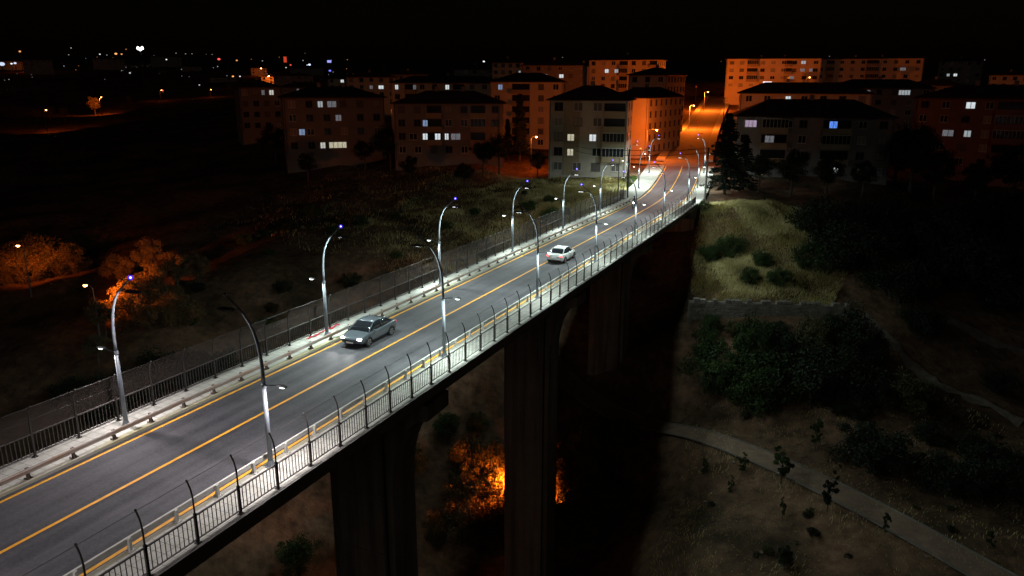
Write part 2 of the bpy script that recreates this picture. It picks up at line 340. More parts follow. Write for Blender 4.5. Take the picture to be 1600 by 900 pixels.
def terr(x, y):
    x = np.atleast_1d(np.asarray(x, float)).ravel(); y = np.atleast_1d(np.asarray(y, float)).ravel(); out = np.empty(len(x))
    for i in range(0, len(x), 8000):
        X = x[i:i+8000]; Y = y[i:i+8000]
        d = np.hypot(X[:, None]-CP[None, :, 0], Y[:, None]-CP[None, :, 1]); z = d @ _W[:-1] + _W[-1]
        z += .5*np.sin(X*.31+1.3*np.sin(Y*.17))*np.cos(Y*.27+np.sin(X*.13)) + .22*np.sin(X*.9+Y*.5)*np.sin(Y*.8-X*.3)
        dc = np.hypot(X[:, None]-CORR[None, :, 0], Y[:, None]-CORR[None, :, 1]); k = dc.argmin(1); dm = dc.min(1)
        w = np.clip((dm-np.where(Y > 185, 15, 8.5))/9, 0, 1); w = w*w*(3-2*w)
        w = np.where(Y < 122, np.clip(w + (122-Y)/3, 0, 1), w)
        dp = np.hypot(X[:, None]-PTH[None, :, 0], Y[:, None]-PTH[None, :, 1]); kp = dp.argmin(1); wp = np.clip((dp.min(1)-2.4)/3.5, 0, 1); wp = wp*wp*(3-2*wp)
        z = z*wp + PTZ[kp]*(1-wp)
        out[i:i+8000] = z*w + (CORR[k, 2]-.55)*(1-w)
    return out
def tz(x, y): return float(terr([x], [y])[0])
N = 340; _b = 4.3; _a = 3200/math.sinh(_b); sv = np.linspace(-1, 1, N)
gx = -5 + _a*np.sinh(_b*sv); gy = 95 + _a*np.sinh(_b*sv)
GX, GY = np.meshgrid(gx, gy); GZ = terr(GX.ravel(), GY.ravel())
me = bpy.data.meshes.new('terrain')
idx = np.arange(N*N).reshape(N, N)
faces = np.stack([idx[:-1, :-1].ravel(), idx[:-1, 1:].ravel(), idx[1:, 1:].ravel(), idx[1:, :-1].ravel()], 1)
me.from_pydata(np.stack([GX.ravel(), GY.ravel(), GZ], 1).tolist(), [], faces.tolist())
for p in me.polygons: p.use_smooth = True
me.materials.append(M['soil']); tag(link('terrain', me), kind='structure')

def drape(name, pts, hw, m, lift=.06, step=1.0, edge=0, wob=0):
    pts = [np.array(p, float) for p in pts]; P = []
    for a, b in zip(pts[:-1], pts[1:]):
        n = max(1, int(np.linalg.norm(b-a)/step))
        for i in range(n): P.append(a+(b-a)*i/n)
    P.append(pts[-1]); P = np.array(P)
    for _ in range(6): P[1:-1] = (P[:-2]+2*P[1:-1]+P[2:])/4
    T = np.gradient(P, axis=0); T /= np.linalg.norm(T, axis=1)[:, None]; Nn = np.stack([T[:, 1], -T[:, 0]], 1)
    rng = random.Random(5); cols = np.linspace(-hw, hw, 7); vs = []
    z = None
    for i in range(len(P)):
        k = 1 + (wob*(rng.random()-.5) if wob else 0)
        q = [P[i]+Nn[i]*c*k for c in cols]; zz = terr([a[0] for a in q], [a[1] for a in q])
        if not wob: zz = np.full(7, zz.max())*.6 + zz*.4
        vs += [(a[0], a[1], h+lift) for a, h in zip(q, zz)]
    fs = [(i*7+k, i*7+k+1, (i+1)*7+k+1, (i+1)*7+k) for i in range(len(P)-1) for k in range(6)]
    mb = MB().add(vs, fs); o = mb.build(name, m, smooth=True); tag(o, kind='structure')
    if edge:
        for sd in (0, 6):
            e = MB(); pts3 = [Vector(vs[i*7+sd])+Vector((0, 0, edge*.4)) for i in range(0, len(P), 2)]
            e.tube(pts3, edge, 5); e.build('path_edging', 'stone', o)
    return o
drape('footpath', PTH.tolist(), 1.6, 'path', lift=.14, edge=.1)
drape('side_road', [p[:2] for p in SIDE_L], 3.6, 'old_asphalt', lift=.30)

# ------------------------------------------------------------------ road and bridge
YB = [float(y) for y in np.concatenate([np.arange(-48, 112, 4.0), np.arange(112, 168, 2.0)])]
YF = [float(y) for y in np.arange(166, 405, 4.0)]
Y_END = 120.0
road = MB()
road.sweep([(-3.72, -.15), (4.10, -.15), (4.10, -.33), (-3.72, -.33)], YB)
road_o = tag(road.build('road', 'asphalt'), kind='structure')
tag(MB().sweep([(-4.4, -.15), (4.4, -.15), (4.4, -.33), (-4.4, -.33)], YF).build('hill_road', 'old_asphalt'), kind='structure')
for a, b in ((-3.47, -3.31), (-.08, .08), (3.69, 3.85)):
    MB().sweep([(a, -.146), (b, -.146)], YB, closed=False).build('lane_line', 'yellow', road_o)
bridge = thing('bridge', 'long concrete road bridge on tall piers crossing the dark valley', 'bridge')
YBR = [y for y in YB if y <= Y_END]
MB().sweep([(-5.95, -.34), (6.35, -.34), (6.35, -.56), (5.6, -.66), (-5.2, -.66), (-5.95, -.56)], YBR).build('deck_slab', 'concrete', bridge)
for x in (-4.1, -1.4, 1.6, 4.4):
    MB().sweep([(x-.45, -.665), (x+.45, -.665), (x+.45, -.85), (x+.14, -1.0), (x+.14, -1.75), (x+.32, -1.85), (x+.32, -2.0), (x-.32, -2.0), (x-.32, -1.85), (x-.14, -1.75), (x-.14, -1.0), (x-.45, -.85)], YBR).build('girder', 'pier', bridge)
def sidewalk(a, b, ya, yb, parent):
    ys = [y for y in YB if ya <= y <= yb]
    return MB().sweep([(a, 0), (b, 0), (b, -.33), (a, -.33)], ys).build('sidewalk_slab', 'paving', parent)
sidewalk(-5.72, -3.98, -48, Y_END, bridge); sidewalk(4.36, 6.2, -48, Y_END, bridge)
for a, b in ((-3.976, -3.724), (4.104, 4.356)):
    MB().sweep([(a, .012), (b-.03, .012), (b, -.02), (b, -.33), (a, -.33)] if a < 0 else [(b, .012), (a+.03, .012), (a, -.02), (a, -.33), (b, -.33)], YBR).build('kerb', 'kerb_yellow', bridge)
MB().sweep([(6.204, .03), (6.35, .03), (6.35, -.33), (6.204, -.33)], YBR).build('edge_beam', 'concrete', bridge)
MB().sweep([(-5.95, .03), (-5.724, .03), (-5.724, -.33), (-5.95, -.33)], YBR).build('edge_beam', 'concrete', bridge)
pav = []
for side, a, b in ((-1, -7.4, -3.98), (1, 4.36, 6.6)):
    ys = [y for y in YB if y >= Y_END]
    o = MB().sweep([(a, 0), (b, 0), (b, -.5), (a, -.5)], ys).build('pavement', 'paving'); tag(o, kind='structure')
    k = (-3.976, -3.724) if side < 0 else (4.104, 4.356)
    MB().sweep([(k[0], .012), (k[1], .012), (k[1], -.33), (k[0], -.33)], ys).build('kerb', 'kerb_yellow', o)
for side in (-1, 1):
    o = MB().sweep([(side*4.42, .0), (side*6.4, .0), (side*6.4, -.5), (side*4.42, -.5)], [y for y in YF if y > 176]).build('pavement', 'paving'); tag(o, kind='structure')
def pier(y):
    top = zs(y)-2.0; hw = 2.35; ht = 1.35; g = min(tz(2, y), tz(-2, y))-2.5
    prof = [(5.0, top), (5.0, top-1.0)]
    for i in range(1, 9):
        t = i/8*math.pi/2; prof.append((5.0-(5.0-hw)*math.sin(t), top-1.0-5.2*(1-math.cos(t))))
    prof.append((hw, g))
    pts = prof + [(-x, z) for x, z in prof[::-1]]; n = len(pts); mb = MB()
    mb.add([(x, yy, z) for yy in (y-ht, y+ht) for x, z in pts], [tuple(range(n)), tuple(range(n, 2*n))[::-1]] + [(k, (k+1) % n, n+(k+1) % n, n+k) for k in range(n)])
    p = mb.build('pier', 'pier', bridge)
    z = top-7
    while z > g+1:      # pour joints
        MB().box(-hw-.012, hw+.012, y-ht-.012, y+ht+.012, z, z+.05).build('pour_joint', 'concrete', p); z -= 4
    d = MB(); d.tube([(hw-.5, y-ht-.09, top-1), (hw-.5, y-ht-.09, g+1)], .07, 6); d.build('drain_pipe', 'iron', p)
    return p
for y in (9.2, 37.3, 65.4, 93.4): pier(y)
ab = MB(); ab.box(-5.9, 6.3, 117.4, 120.2, -17, zs(118)-2.0); ab.box(-5.9, 6.3, 118.6, 120.2, zs(118)-2.0, zs(119)-.67); ab.build('abutment', 'pier', bridge)

# ------------------------------------------------------------------ railings with tall bent posts
PSTEP = 2.15; POST_Y = [15.35+PSTEP*k for k in range(-16, 50)]
POST_Y = [y for y in POST_Y if y < 121.5]
def post_mesh(side):
    mb = MB(); mb.box(-.045, .045, -.045, .045, -.18, 1.2); mb.box(-.1, .1, -.1, .1, -.02, .03)
    s = -side
    mb.tube([(0, 0, 1.15), (0, 0, 1.65), (s*.015, 0, 1.9), (s*.07, 0, 2.15), (s*.16, 0, 2.36), (s*.2, 0, 2.43)], .033, 6)
    mb.ball((s*.2, 0, 2.44), .045, 6, 4); return mb.mesh('post')
for side, X, nm, lab in ((1, 6.05, 'bridge_railing', 'dark iron railing with bent posts on near side of bridge'), (-1, -5.55, 'bridge_railing', 'dark railing and wire mesh fence along far side of bridge')):
    rl = thing(nm, lab, 'railing', (0, 0, 0))
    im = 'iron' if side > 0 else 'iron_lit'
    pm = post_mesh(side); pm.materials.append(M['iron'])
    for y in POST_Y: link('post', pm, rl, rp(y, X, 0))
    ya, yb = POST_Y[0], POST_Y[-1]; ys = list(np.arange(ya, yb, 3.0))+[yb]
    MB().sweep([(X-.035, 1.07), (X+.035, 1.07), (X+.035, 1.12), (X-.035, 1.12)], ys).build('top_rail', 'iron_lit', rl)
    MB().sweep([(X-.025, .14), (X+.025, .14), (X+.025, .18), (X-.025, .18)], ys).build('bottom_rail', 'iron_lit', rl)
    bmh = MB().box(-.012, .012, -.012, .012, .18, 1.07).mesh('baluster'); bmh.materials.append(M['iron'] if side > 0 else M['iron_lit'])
    rest = MB(); cnt = 0
    for k in range(len(POST_Y)-1):
        for j in range(1, 11):
            y = POST_Y[k]+PSTEP*j/11; p = rp(y, X, 0)
            if y > 13.5 and cnt < 300: link('baluster', bmh, rl, p); cnt += 1
            else: rest.box(p.x-.012, p.x+.012, p.y-.012, p.y+.012, p.z+.18, p.z+1.07)
    tag(rest.build('balusters', bmh.materials[0], rl), kind='stuff')
    for h, off in ((2.40, .19), (1.75, .01)):
        w = MB(); w.tube([rp(y, X-side*off, h) for y in ys], .006 if h < 2 else .009, 4); w.build('wire', 'iron', rl)
    if side < 0:
        for k in range(len(POST_Y)-1):
            a, b = POST_Y[k], POST_Y[k+1]; prof = [(0, 1.14), (0, 1.7), (.03, 1.95), (.1, 2.18), (.19, 2.38)]
            if k % 9 == 7: prof = prof[:3]
            vs = [rp(y, X+o, h) for y in (a+.04, b-.04) for o, h in prof]; n = len(prof)
            MB().add(vs, [(i, i+1, n+i+1, n+i) for i in range(n-1)]).build('mesh_panel', 'wire', rl)
tp = MB(); p0 = rp(40.2, -5.45, 0)
for k in range(4):
    a = rp(38.4+k*.9, -5.42+.12*(k % 2), .02+.02*k); b = rp(39.3+k*.9, -5.40+.1*((k+1) % 2), .02+.02*k); tp.tube([a, (a+b)/2+Vector((.05, 0, .09)), b], .05, 5)
tag(tp.build('barrier_tape', 'redcloth'), 'crumpled red tape lying at foot of far railing near dark car', 'tape')

# ------------------------------------------------------------------ guard rails
def guard(side, lab):
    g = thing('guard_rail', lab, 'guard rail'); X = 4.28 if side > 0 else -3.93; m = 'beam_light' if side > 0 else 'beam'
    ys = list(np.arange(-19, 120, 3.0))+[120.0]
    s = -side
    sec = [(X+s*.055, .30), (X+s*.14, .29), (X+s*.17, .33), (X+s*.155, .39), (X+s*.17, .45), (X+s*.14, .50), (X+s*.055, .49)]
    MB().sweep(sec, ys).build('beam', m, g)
    pm = MB(); pm.box(-.05, .05, -.06, .06, .02, .50); pm.box(-.13, .13, -.13, .13, .012, .032)
    for t in (-.05, .05): pm.add([(s*.05, t-.008, .03), (s*.17, t-.008, .03), (s*.05, t-.008, .2), (s*.05, t+.008, .03), (s*.17, t+.008, .03), (s*.05, t+.008, .2)], [(0, 1, 2), (3, 5, 4), (0, 3, 4, 1), (1, 4, 5, 2), (2, 5, 3, 0)])
    for a, b in ((-.1, -.1), (.1, .1), (-.1, .1), (.1, -.1)): pm.box(a-.02, a+.02, b-.02, b+.02, .032, .07)
    me = pm.mesh('guard_post'); me.materials.append(M['bracket'] if side < 0 else M['beam_light'])
    y = 18.2 if side < 0 else 22.4
    y -= 2.08*18
    while y < 119.5: link('guard_post', me, g, rp(y, X, 0)); y += 2.08
guard(1, 'pale steel guard rail on near kerb, in front of yellow edge line')
guard(-1, 'brownish guard rail with dark brackets along the far kerb')

# ------------------------------------------------------------------ bridge street lamps
def lamp_proto(side, beacon, tint):
    s = -side
    root = link('street_lamp', None)
    b = MB(); b.tube([(0, 0, .02), (0, 0, .05)], .24, 8); b.tube([(0, 0, .05), (0, 0, .32)], [.19, .115], 8); b.build('base', 'galv', root)
    MB().tube([(0, 0, .3), (0, 0, 3.72)], [.112, .088], 12).build('lower_pole', 'galv', root, True)
    pts = [(0, 3.80), (0, 4.3), (s*.01, 4.7), (s*.045, 5.15), (s*.12, 5.6), (s*.25, 6.05), (s*.44, 6.45), (s*.68, 6.78), (s*.93, 7.02), (s*1.25, 7.29), (s*1.57, 7.53)]
    MB().tube([(x, 0, z) for x, z in pts], [.082, .08, .077, .073, .069, .064, .058, .052, .046, .04, .035], 10).build('arched_pole', 'galv', root, True)
    MB().tube([(0, 0, 3.70), (0, 0, 3.84)], .115, 10).build('collar', 'galv', root)
    u = MB(); u.tube([(s*.9, 0, 6.98), (s*1.25, 0, 6.93)], .03, 6); u.build('luminaire_arm', 'lampcase_dark', root)
    h = MB(); zz = 6.93
    vs = []
    for x, w, t in ((1.2, .07, .04), (1.35, .15, .06), (1.9, .16, .055), (2.05, .1, .03)): vs += [(s*x, -w, zz-.03), (s*x, w, zz-.03), (s*x, w*.8, zz+t), (s*x, -w*.8, zz+t)]
    h.add(vs, [(0, 1, 2, 3), (12, 13, 14, 15)] + [(i*4+k, i*4+(k+1) % 4, i*4+4+(k+1) % 4, i*4+4+k) for i in range(3) for k in range(4)])
    hd = h.build('luminaire', 'lampcase_dark', root)
    MB().box(min(s*1.4, s*1.85), max(s*1.4, s*1.85), -.11, .11, zz-.042, zz-.034).build('led_panel', 'led', hd)
    lamp_light('AREA', 'luminaire_light', (s*1.62, 0, zz-.06), P_UPPER*(.5 if tint == LED_ROSE else 1), tint, root, .45, .24)
    o = -s
    MB().tube([(o*.08, 0, 3.78), (o*.35, 0, 3.84), (o*.68, 0, 3.88)], .028, 6).build('lower_arm', 'galv', root)
    lh = MB(); lh.ball((o*.95, 0, 3.885), .3, 12, 6, (1, .42, .26), zmin=-.25); lhd = lh.build('lower_head', 'headcase', root, True)
    MB().ball((o*.98, 0, 3.86), .17, 10, 5, (1, .6, .28)).build('lamp_lens', 'led', lhd)
    lamp_light('AREA', 'lower_light', (o*.98, 0, 3.79), P_LOWER, tint, root, .3, .16)
    bc = MB(); bc.tube([(s*1.55, 0, 7.5), (s*1.6, 0, 7.55)], .045, 8); cap = bc.build('beacon_mount', 'lampcase_dark', root)
    if beacon:
        MB().ball((s*1.62, 0, 7.6), .055, 8, 6).build('beacon_bulb', 'blue_led', cap); MB().ball((s*1.62, 0, 7.6), .125, 12, 8).build('beacon_dome', 'dome', cap, True)
    else: MB().ball((s*1.62, 0, 7.59), .08, 8, 6).build('beacon_dome', 'dome_off', cap, True)
    return root
ORDX = ['first', 'second', 'third', 'fourth', 'fifth', 'sixth', 'seventh', 'eighth', 'ninth', 'tenth', 'eleventh', 'twelfth', 'thirteenth', 'fourteenth', 'fifteenth', 'sixteenth', 'seventeenth', 'eighteenth']
ORD = ['first', 'second', 'third', 'fourth', 'fifth', 'sixth', 'seventh', 'eighth', 'ninth', 'tenth']
protos = {}
def put_lamp(side, y, x, beacon, tint, label, extra_rot=0):
    key = (side, beacon, tint)
    if key not in protos: o = protos[key] = lamp_proto(*key)
    else: o = copy_tree(protos[key])
    p = rp(y, x, 0); t, n = frame(y); o.location = p; o.rotation_euler = (0, 0, math.atan2(n[1], n[0])+extra_rot)
    tag(o, label, 'street lamp', 'arched street lamps along the bridge'); return o
XL, XR = -4.66, 4.50
for i in range(6):
    put_lamp(-1, 23.65+15.96*i, XL, True, LED_ROSE if i == 0 else LED_COOL, f'arched grey street lamp with blue beacon on far pavement, {ORD[i]} from left')
put_lamp(-1, 23.65-15.96, XL, True, LED_ROSE, 'arched street lamp on far pavement just outside the left edge')
for i in range(6):
    put_lamp(1, 23.2+15.96*i, XR, i > 2, LED_ROSE if i == 0 else LED_COOL, f'arched street lamp on near pavement behind railing, {ORD[i]} from left' + ('' if i > 2 else ', beacon unlit'))
put_lamp(1, 23.2-15.96, XR, False, LED_ROSE, 'arched street lamp on near pavement just outside the bottom left corner')
for i, (y, x, bc) in enumerate(((122.5, 4.6, True), (138.5, 4.6, False), (156, 4.8, True))):
    put_lamp(1, y, x, bc, LED_COOL, ['arched street lamp at bridge end beside dry grass bank', 'arched street lamp without lit beacon on right of uphill bend', 'arched street lamp beside conifer at top of the bend'][i])
for i, (y, x) in enumerate(((135.5, -5.6), (154, -6.0))):
    put_lamp(-1, y, x, True, LED_COOL, ['arched street lamp on widening pavement left of the bend', 'tall arched street lamp left of road near the junction'][i])
put_lamp(-1, 143.5, -8.9, True, LED_COOL, 'arched street lamp at corner of pale apartment block')

# ------------------------------------------------------------------ sodium lamps
def sodium(u, v, D, h, power, label, arm=(1.2, 0), size=.22):
    p = at(u, v, D)
    if D < 400:      # stand it where its head is h above the ground
        ds = np.linspace(D*.65, D*1.4, 300); Q = np.array([at(u, v, q) for q in ds]); e = np.abs(Q[:, 2]-terr(Q[:, 0]-arm[0], Q[:, 1]-arm[1])-h)+np.abs(ds-D)*.01
        p = Q[e.argmin()]
    g = tz(p[0]-arm[0], p[1]-arm[1]); H = max(3.5, p[2]-g)
    o = thing('sodium_lamp', label, 'street lamp', (p[0]-arm[0], p[1]-arm[1], p[2]-H), 0, 'orange sodium street lamps')
    MB().tube([(0, 0, -1), (0, 0, H-.2)], [.12, .06], 8).build('pole', 'galv', o)
    MB().tube([(0, 0, H-.25), (arm[0]*.5, arm[1]*.5, H+.15), (arm[0], arm[1], H+.18)], .04, 6).build('arm', 'galv', o)
    hd = MB().ball((arm[0], arm[1], H+.13), .4, 10, 6, (1, .6, .35), zmin=-.2).build('lamp_head', 'headcase', o, True)
    MB().ball((arm[0], arm[1], H), size, 10, 6, (1, 1, .7)).build('bulb', 'bulb_sod', hd, True)
    lamp_light('POINT', 'sodium_light', (arm[0], arm[1], H-.35), power, SODIUM, o, .15)
    return o
def aim(o, target, deg=150):      # shielded luminaire: throws its light to one side
    l = [c for c in o.children if c.type == 'LIGHT'][0]; d = bpy.data.lights.new('sodium_light', 'SPOT'); d.energy = l.data.energy; d.color = SODIUM; d.shadow_soft_size = .15; d.spot_size = math.radians(deg); d.spot_blend = .8
    l.data = d; v = Vector(target)-o.location-l.location; l.rotation_euler = v.to_track_quat('-Z', 'Y').to_euler()
sodium(1106, 144, 315, 8, 30000, 'orange street lamp at top of the uphill road')
sodium(1084, 165, 238, 8, 30000, 'orange street lamp halfway up the hill road')
sodium(1026, 203, 172, 7.6, 8500, 'orange street lamp on tall pole at the junction', arm=(2.2, -.4))
sodium(838, 214, 192, 7, 1300, 'orange street lamp in lane left of pale apartment block')
sodium(829, 183, 215, 8, 1500, 'orange street lamp right of the dark cypress')
sodium(617, 170, 215, 8, 200, 'orange street lamp between the two dark left blocks')
sodium(690, 128, 300, 9, 700, 'orange street lamp behind roof of dark apartment block')
sodium(1265, 121, 318, 9, 1700, 'bright orange street lamp before long hilltop block')
sodium(1160, 127, 325, 9, 900, 'orange street lamp at left end of hilltop block')
sodium(1340, 150, 290, 9, 700, 'orange street lamp behind near right roofs')
sodium(1456, 131, 330, 9, 500, 'left one of paired orange lamps right of hilltop block')
sodium(1466, 134, 335, 9, 500, 'right one of paired orange lamps right of hilltop block')
sodium(1590, 225, 190, 7, 90, 'orange street lamp at far right edge beside reddish block')
lo = sodium(133, 446, 82, 7, 13000, 'orange street lamp among lit trees left of bridge', arm=(-1.2, 0)); t_ = at(240, 475, 97); aim(lo, (t_[0], t_[1], lo.location.z+5), 112)
lo = sodium(28, 384, 112, 7, 5000, 'orange street lamp by lit bush at left edge', arm=(-1, 0)); t_ = at(75, 400, 116); aim(lo, (t_[0], t_[1], lo.location.z+4.5), 100)
for u, v, h, pw, tg, nm in ((798, 748, 6.0, 19000, (740, 765, 92), 'left'), (856, 800, 4.0, 14000, (892, 790, 92), 'right')):
    lo = sodium(u, v, 81, h, pw, f'orange path lamp behind {nm} edge of middle bridge pier', arm=(.4, .2)); t_ = at(*tg); aim(lo, t_, 145)
sodium(535, 905, 62, 5, 90, 'orange path lamp behind nearest bridge pier', arm=(.5, .3))
lo = sodium(72, 172, 330, 9, 16000, 'orange lamp over lit ground at far upper left'); t_ = at(85, 185, 335); aim(lo, (t_[0], t_[1], lo.location.z+2), 75)
lo = sodium(158, 152, 380, 9, 26000, 'orange lamp beside lit tree at upper left'); t_ = at(149, 166, 384); aim(lo, (t_[0], t_[1], lo.location.z+3), 75)
sodium(252, 141, 480, 9, 500, 'small orange lamp on dark hillside right of lit tree')
sodium(330, 140, 500, 9, 500, 'small orange lamp below far town lights')

# ------------------------------------------------------------------ buildings
_wm = {}
def window_mesh(w, h, mull):
    k = (round(w, 2), round(h, 2), mull)
    if k not in _wm:
        f = MB(); t = .07
        f.box(-w/2, w/2, -.07, .02, 0, t); f.box(-w/2, w/2, -.07, .02, h-t, h); f.box(-w/2, -w/2+t, -.07, .02, t, h-t); f.box(w/2-t, w/2, -.07, .02, t, h-t)
        for i in range(1, mull+1): x = -w/2+w*i/(mull+1); f.box(x-.05, x+.05, -.065, .02, t, h-t)
        f.box(-w/2-.08, w/2+.08, -.12, .02, -.07, -.002)
        fm = f.mesh('window'); p = MB().box(-w/2+t, w/2-t, -.03, .01, t, h-t).mesh('pane')
        _wm[k] = (fm, {}, p)
    return _wm[k]
def add_window(root, x, z, w, h, pane='glass', frame='frame_dark', mull=1, rz=0, y=0):
    fm, d, p = window_mesh(w, h, mull)
    if frame not in d:
        d[frame] = fm.copy(); d[frame].materials.append(M[frame])
    o = link('window', d[frame], root, (x, y, z)); o.rotation_euler = (0, 0, rz)
    if pane not in d: d[pane] = p.copy(); d[pane].materials.append(M[pane])
    link('pane', d[pane], o); return o
BLD = []
def building(label, u, v, D, wpx, rel, depth, floors, fh, wall, cols, lit=(), roof_h=2.6, anchor=0, side_cols=3, balc=(), strips=(), chim=1, eave=.7, rooftype='hip', win=(1.5, 1.5), seed=0):
    rng = random.Random(seed+int(u)); P = at(u, v, D); d = ray(u, v)[:2]; d = d/np.linalg.norm(d)
    w = wpx*D/F/max(.3, math.cos(math.radians(rel))); H = floors*fh
    rz = math.atan2(-d[0], d[1])+math.radians(rel)
    root = thing('apartment_block', label, 'building', (0, 0, 0), rz)
    ex = np.array([math.cos(rz), math.sin(rz)]); ey = np.array([-ex[1], ex[0]])
    o2 = P[:2]-ex*anchor*w; root.location = (o2[0], o2[1], P[2])
    MB().box(-w/2, w/2, 0, depth, -7, H).build('wall', wall, root)
    for a, b, m in strips: MB().box(-w/2+a*w, -w/2+b*w, -.10, .01, -.02, H-.03).build('wall_panel', m, root)
    r = MB(); e = eave
    if rooftype == 'hip':
        rl = max(.4, (w-depth)/2) if w > depth else .4; rd = 0.2 if w > depth else (depth-w)/2
        vs = [(-w/2-e, -e, H), (w/2+e, -e, H), (w/2+e, depth+e, H), (-w/2-e, depth+e, H)]
        vs += [(x, y, H+.16) for x, y, _ in vs[:4]] + [(-rl, depth/2-rd, H+.16+roof_h), (rl, depth/2-rd, H+.16+roof_h), (rl, depth/2+rd, H+.16+roof_h), (-rl, depth/2+rd, H+.16+roof_h)]
        r.add(vs, [(0, 1, 2, 3), (0, 1, 5, 4), (1, 2, 6, 5), (2, 3, 7, 6), (3, 0, 4, 7), (4, 5, 9, 8), (5, 6, 10, 9), (6, 7, 11, 10), (7, 4, 8, 11), (8, 9, 10, 11)])
    else: r.box(-w/2-.25, w/2+.25, -.25, depth+.25, H+.002, H+.45)
    ro = r.build('roof', 'roof', root)
    for k in range(chim):
        x = -w*.25+w*.5*(k+.5)/chim; MB().box(x-.4, x+.4, depth*.45, depth*.45+.7, H+roof_h*.5, H+roof_h+1.0).build('chimney', 'wall_grey', ro)
    for sx in (-1, 1): MB().tube([(sx*(w/2-.25), -.16, -.5), (sx*(w/2-.25), -.16, H-.05)], .06, 6).build('drain_pipe', 'frame_dark', root)
    used = []
    ry = ray
    for L in lit:
        lu, lv, lw, kind = L[:4]
        q = ray(lu, lv); q2 = q[:2]; den = q2 @ ey; t = ((o2-CAM[:2]) @ ey)/den; X = CAM+q*t
        lx = (X[:2]-o2) @ ex; lz = X[2]-P[2]; ww = max(.9, lw*D/F); fl = max(0, min(floors-1, int(lz/fh)))
        lx = max(-w/2+ww/2+.1, min(w/2-ww/2-.1, lx))
        if kind == 'lit_white': kind = rng.choice(('lit_white', 'lit_white', 'lit_neutral', 'lit_pale'))
        add_window(root, lx, fl*fh+.95, ww, 1.4, kind, 'frame', max(1, int(ww/1.0)-(1 if ww < 2.2 else 0)), y=-.10); used.append((lx, fl, ww))
    bs = [(-w/2+a*w, -w/2+b*w, set(gl)) for a, b, gl in balc]
    for fl in range(floors):
        for a, b, gl in bs:
            if fl == 0: continue
            c = (a+b)/2; bw = b-a
            if any(f == fl and abs(x-c) < bw/2 for x, f, _ in used): used_here = True
            bo = MB().box(a, b, -1.15, -.02, fl*fh-.12, fl*fh+.02).box(a, b, -1.15, -1.03, fl*fh+.02, fl*fh+1.0).box(a, a+.1, -1.03, -.02, fl*fh+.02, fl*fh+1.0).box(b-.1, b, -1.03, -.02, fl*fh+.02, fl*fh+1.0).build('balcony', 'wall_beige' if wall != 'wall_brick' else wall, root)
            MB().box(a+.1, b-.1, -.05, -.03, fl*fh+.1, fl*fh+2.5).build('balcony_door', 'glass', bo)  # dark glass sheet stands in for the shade of the open recess
            if fl in gl:
                g = MB(); n = max(3, int(bw/.7))
                for i in range(n+1): x = a+.03+(bw-.06)*i/n; g.box(x-.03, x+.03, -1.12, -1.06, fl*fh+1.002, fl*fh+2.6)
                g.box(a, b, -1.13, -1.05, fl*fh+2.602, fl*fh+2.72); g.build('glazing_frame', 'frame', bo)
                MB().box(a+.05, b-.05, -1.098, -1.082, fl*fh+1.01, fl*fh+2.6).build('glazing', 'glass', bo)
        for c in range(cols):
            x = -w/2+w*(c+.5)/cols
            if any(f == fl and abs(x-lx) < (ww+win[0])/2+.15 for lx, f, ww in used): continue
            if any(a-.3 < x < b+.3 for a, b, _ in bs) and fl > 0: continue
            add_window(root, x, fl*fh+.95, win[0], win[1], rng.choice(('glass', 'glass', 'glass', 'curtain', 'shutter')), 'frame_dark' if rng.random() < .6 else 'frame', 1, y=-.10 if strips else 0)
        for c in range(side_cols):
            y = depth*(c+.5)/side_cols
            for sx, rr in ((1, math.pi/2), (-1, -math.pi/2)):
                o = add_window(root, sx*w/2, fl*fh+.95, 1.1, win[1], 'glass', 'frame_dark', 1, rz=rr); o.location.y = y
    BLD.append((o2[0]+ey[0]*depth/2, o2[1]+ey[1]*depth/2, max(w, depth)*.75))
    return root
W_, B_, D_ = 'lit_white', 'lit_blue', 'lit_dim'
building('pale five storey apartment block with balconies beside the bridge end', 916, 274, 154, 119, -8, 12, 5, 2.95, 'wall_white', 4, win=(1.75, 1.65),
         lit=[(891.8, 222.7, 11, 'lit_warm'), (926, 222.7, 11, W_), (891, 244.8, 10, 'lit_warm')], roof_h=2.8, balc=[(.70, .98, (1, 2))], strips=[(.19, .40, 'wall_beige')], side_cols=2)
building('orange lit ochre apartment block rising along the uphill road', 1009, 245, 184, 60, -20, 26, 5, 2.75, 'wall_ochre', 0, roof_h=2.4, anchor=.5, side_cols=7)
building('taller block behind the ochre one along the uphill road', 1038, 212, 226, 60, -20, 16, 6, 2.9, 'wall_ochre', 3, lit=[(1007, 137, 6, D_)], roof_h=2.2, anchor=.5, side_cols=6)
building('dark hip roofed four storey block behind the bridge, left of cypress', 702, 246, 166, 168, -4, 13, 4, 2.85, 'wall_grey', 7,
         lit=[(664.5, 192, 8, B_), (664.5, 212.8, 8, W_), (684, 213, 9, W_), (698, 213, 5, W_), (712, 212, 15, D_), (646, 212, 12, 'glass')], chim=2, balc=[(.30, .44, ()), (.70, .84, (2,))])
building('dark four storey block with a wide yellow lit window', 527, 238, 172, 152, 5, 13, 4, 3.0, 'wall_grey', 6,
         lit=[(500, 159, 8, W_), (518, 159, 14, D_), (528.5, 180, 9, 'lit_dim'), (472.5, 215.7, 9, B_), (504, 218.6, 8, W_), (527.4, 218.6, 27, 'lit_warm')], chim=2, roof_h=2.3)
building('long orange lit block showing over the dark hip roof', 700, 205, 232, 172, -3, 12, 5, 2.85, 'wall_ochre', 9, lit=[(620, 139.5, 5, W_), (648, 140, 5, D_), (699, 140.4, 6, W_)], roof_h=2.0, balc=[(.12, .22, (2,)), (.55, .66, ())])
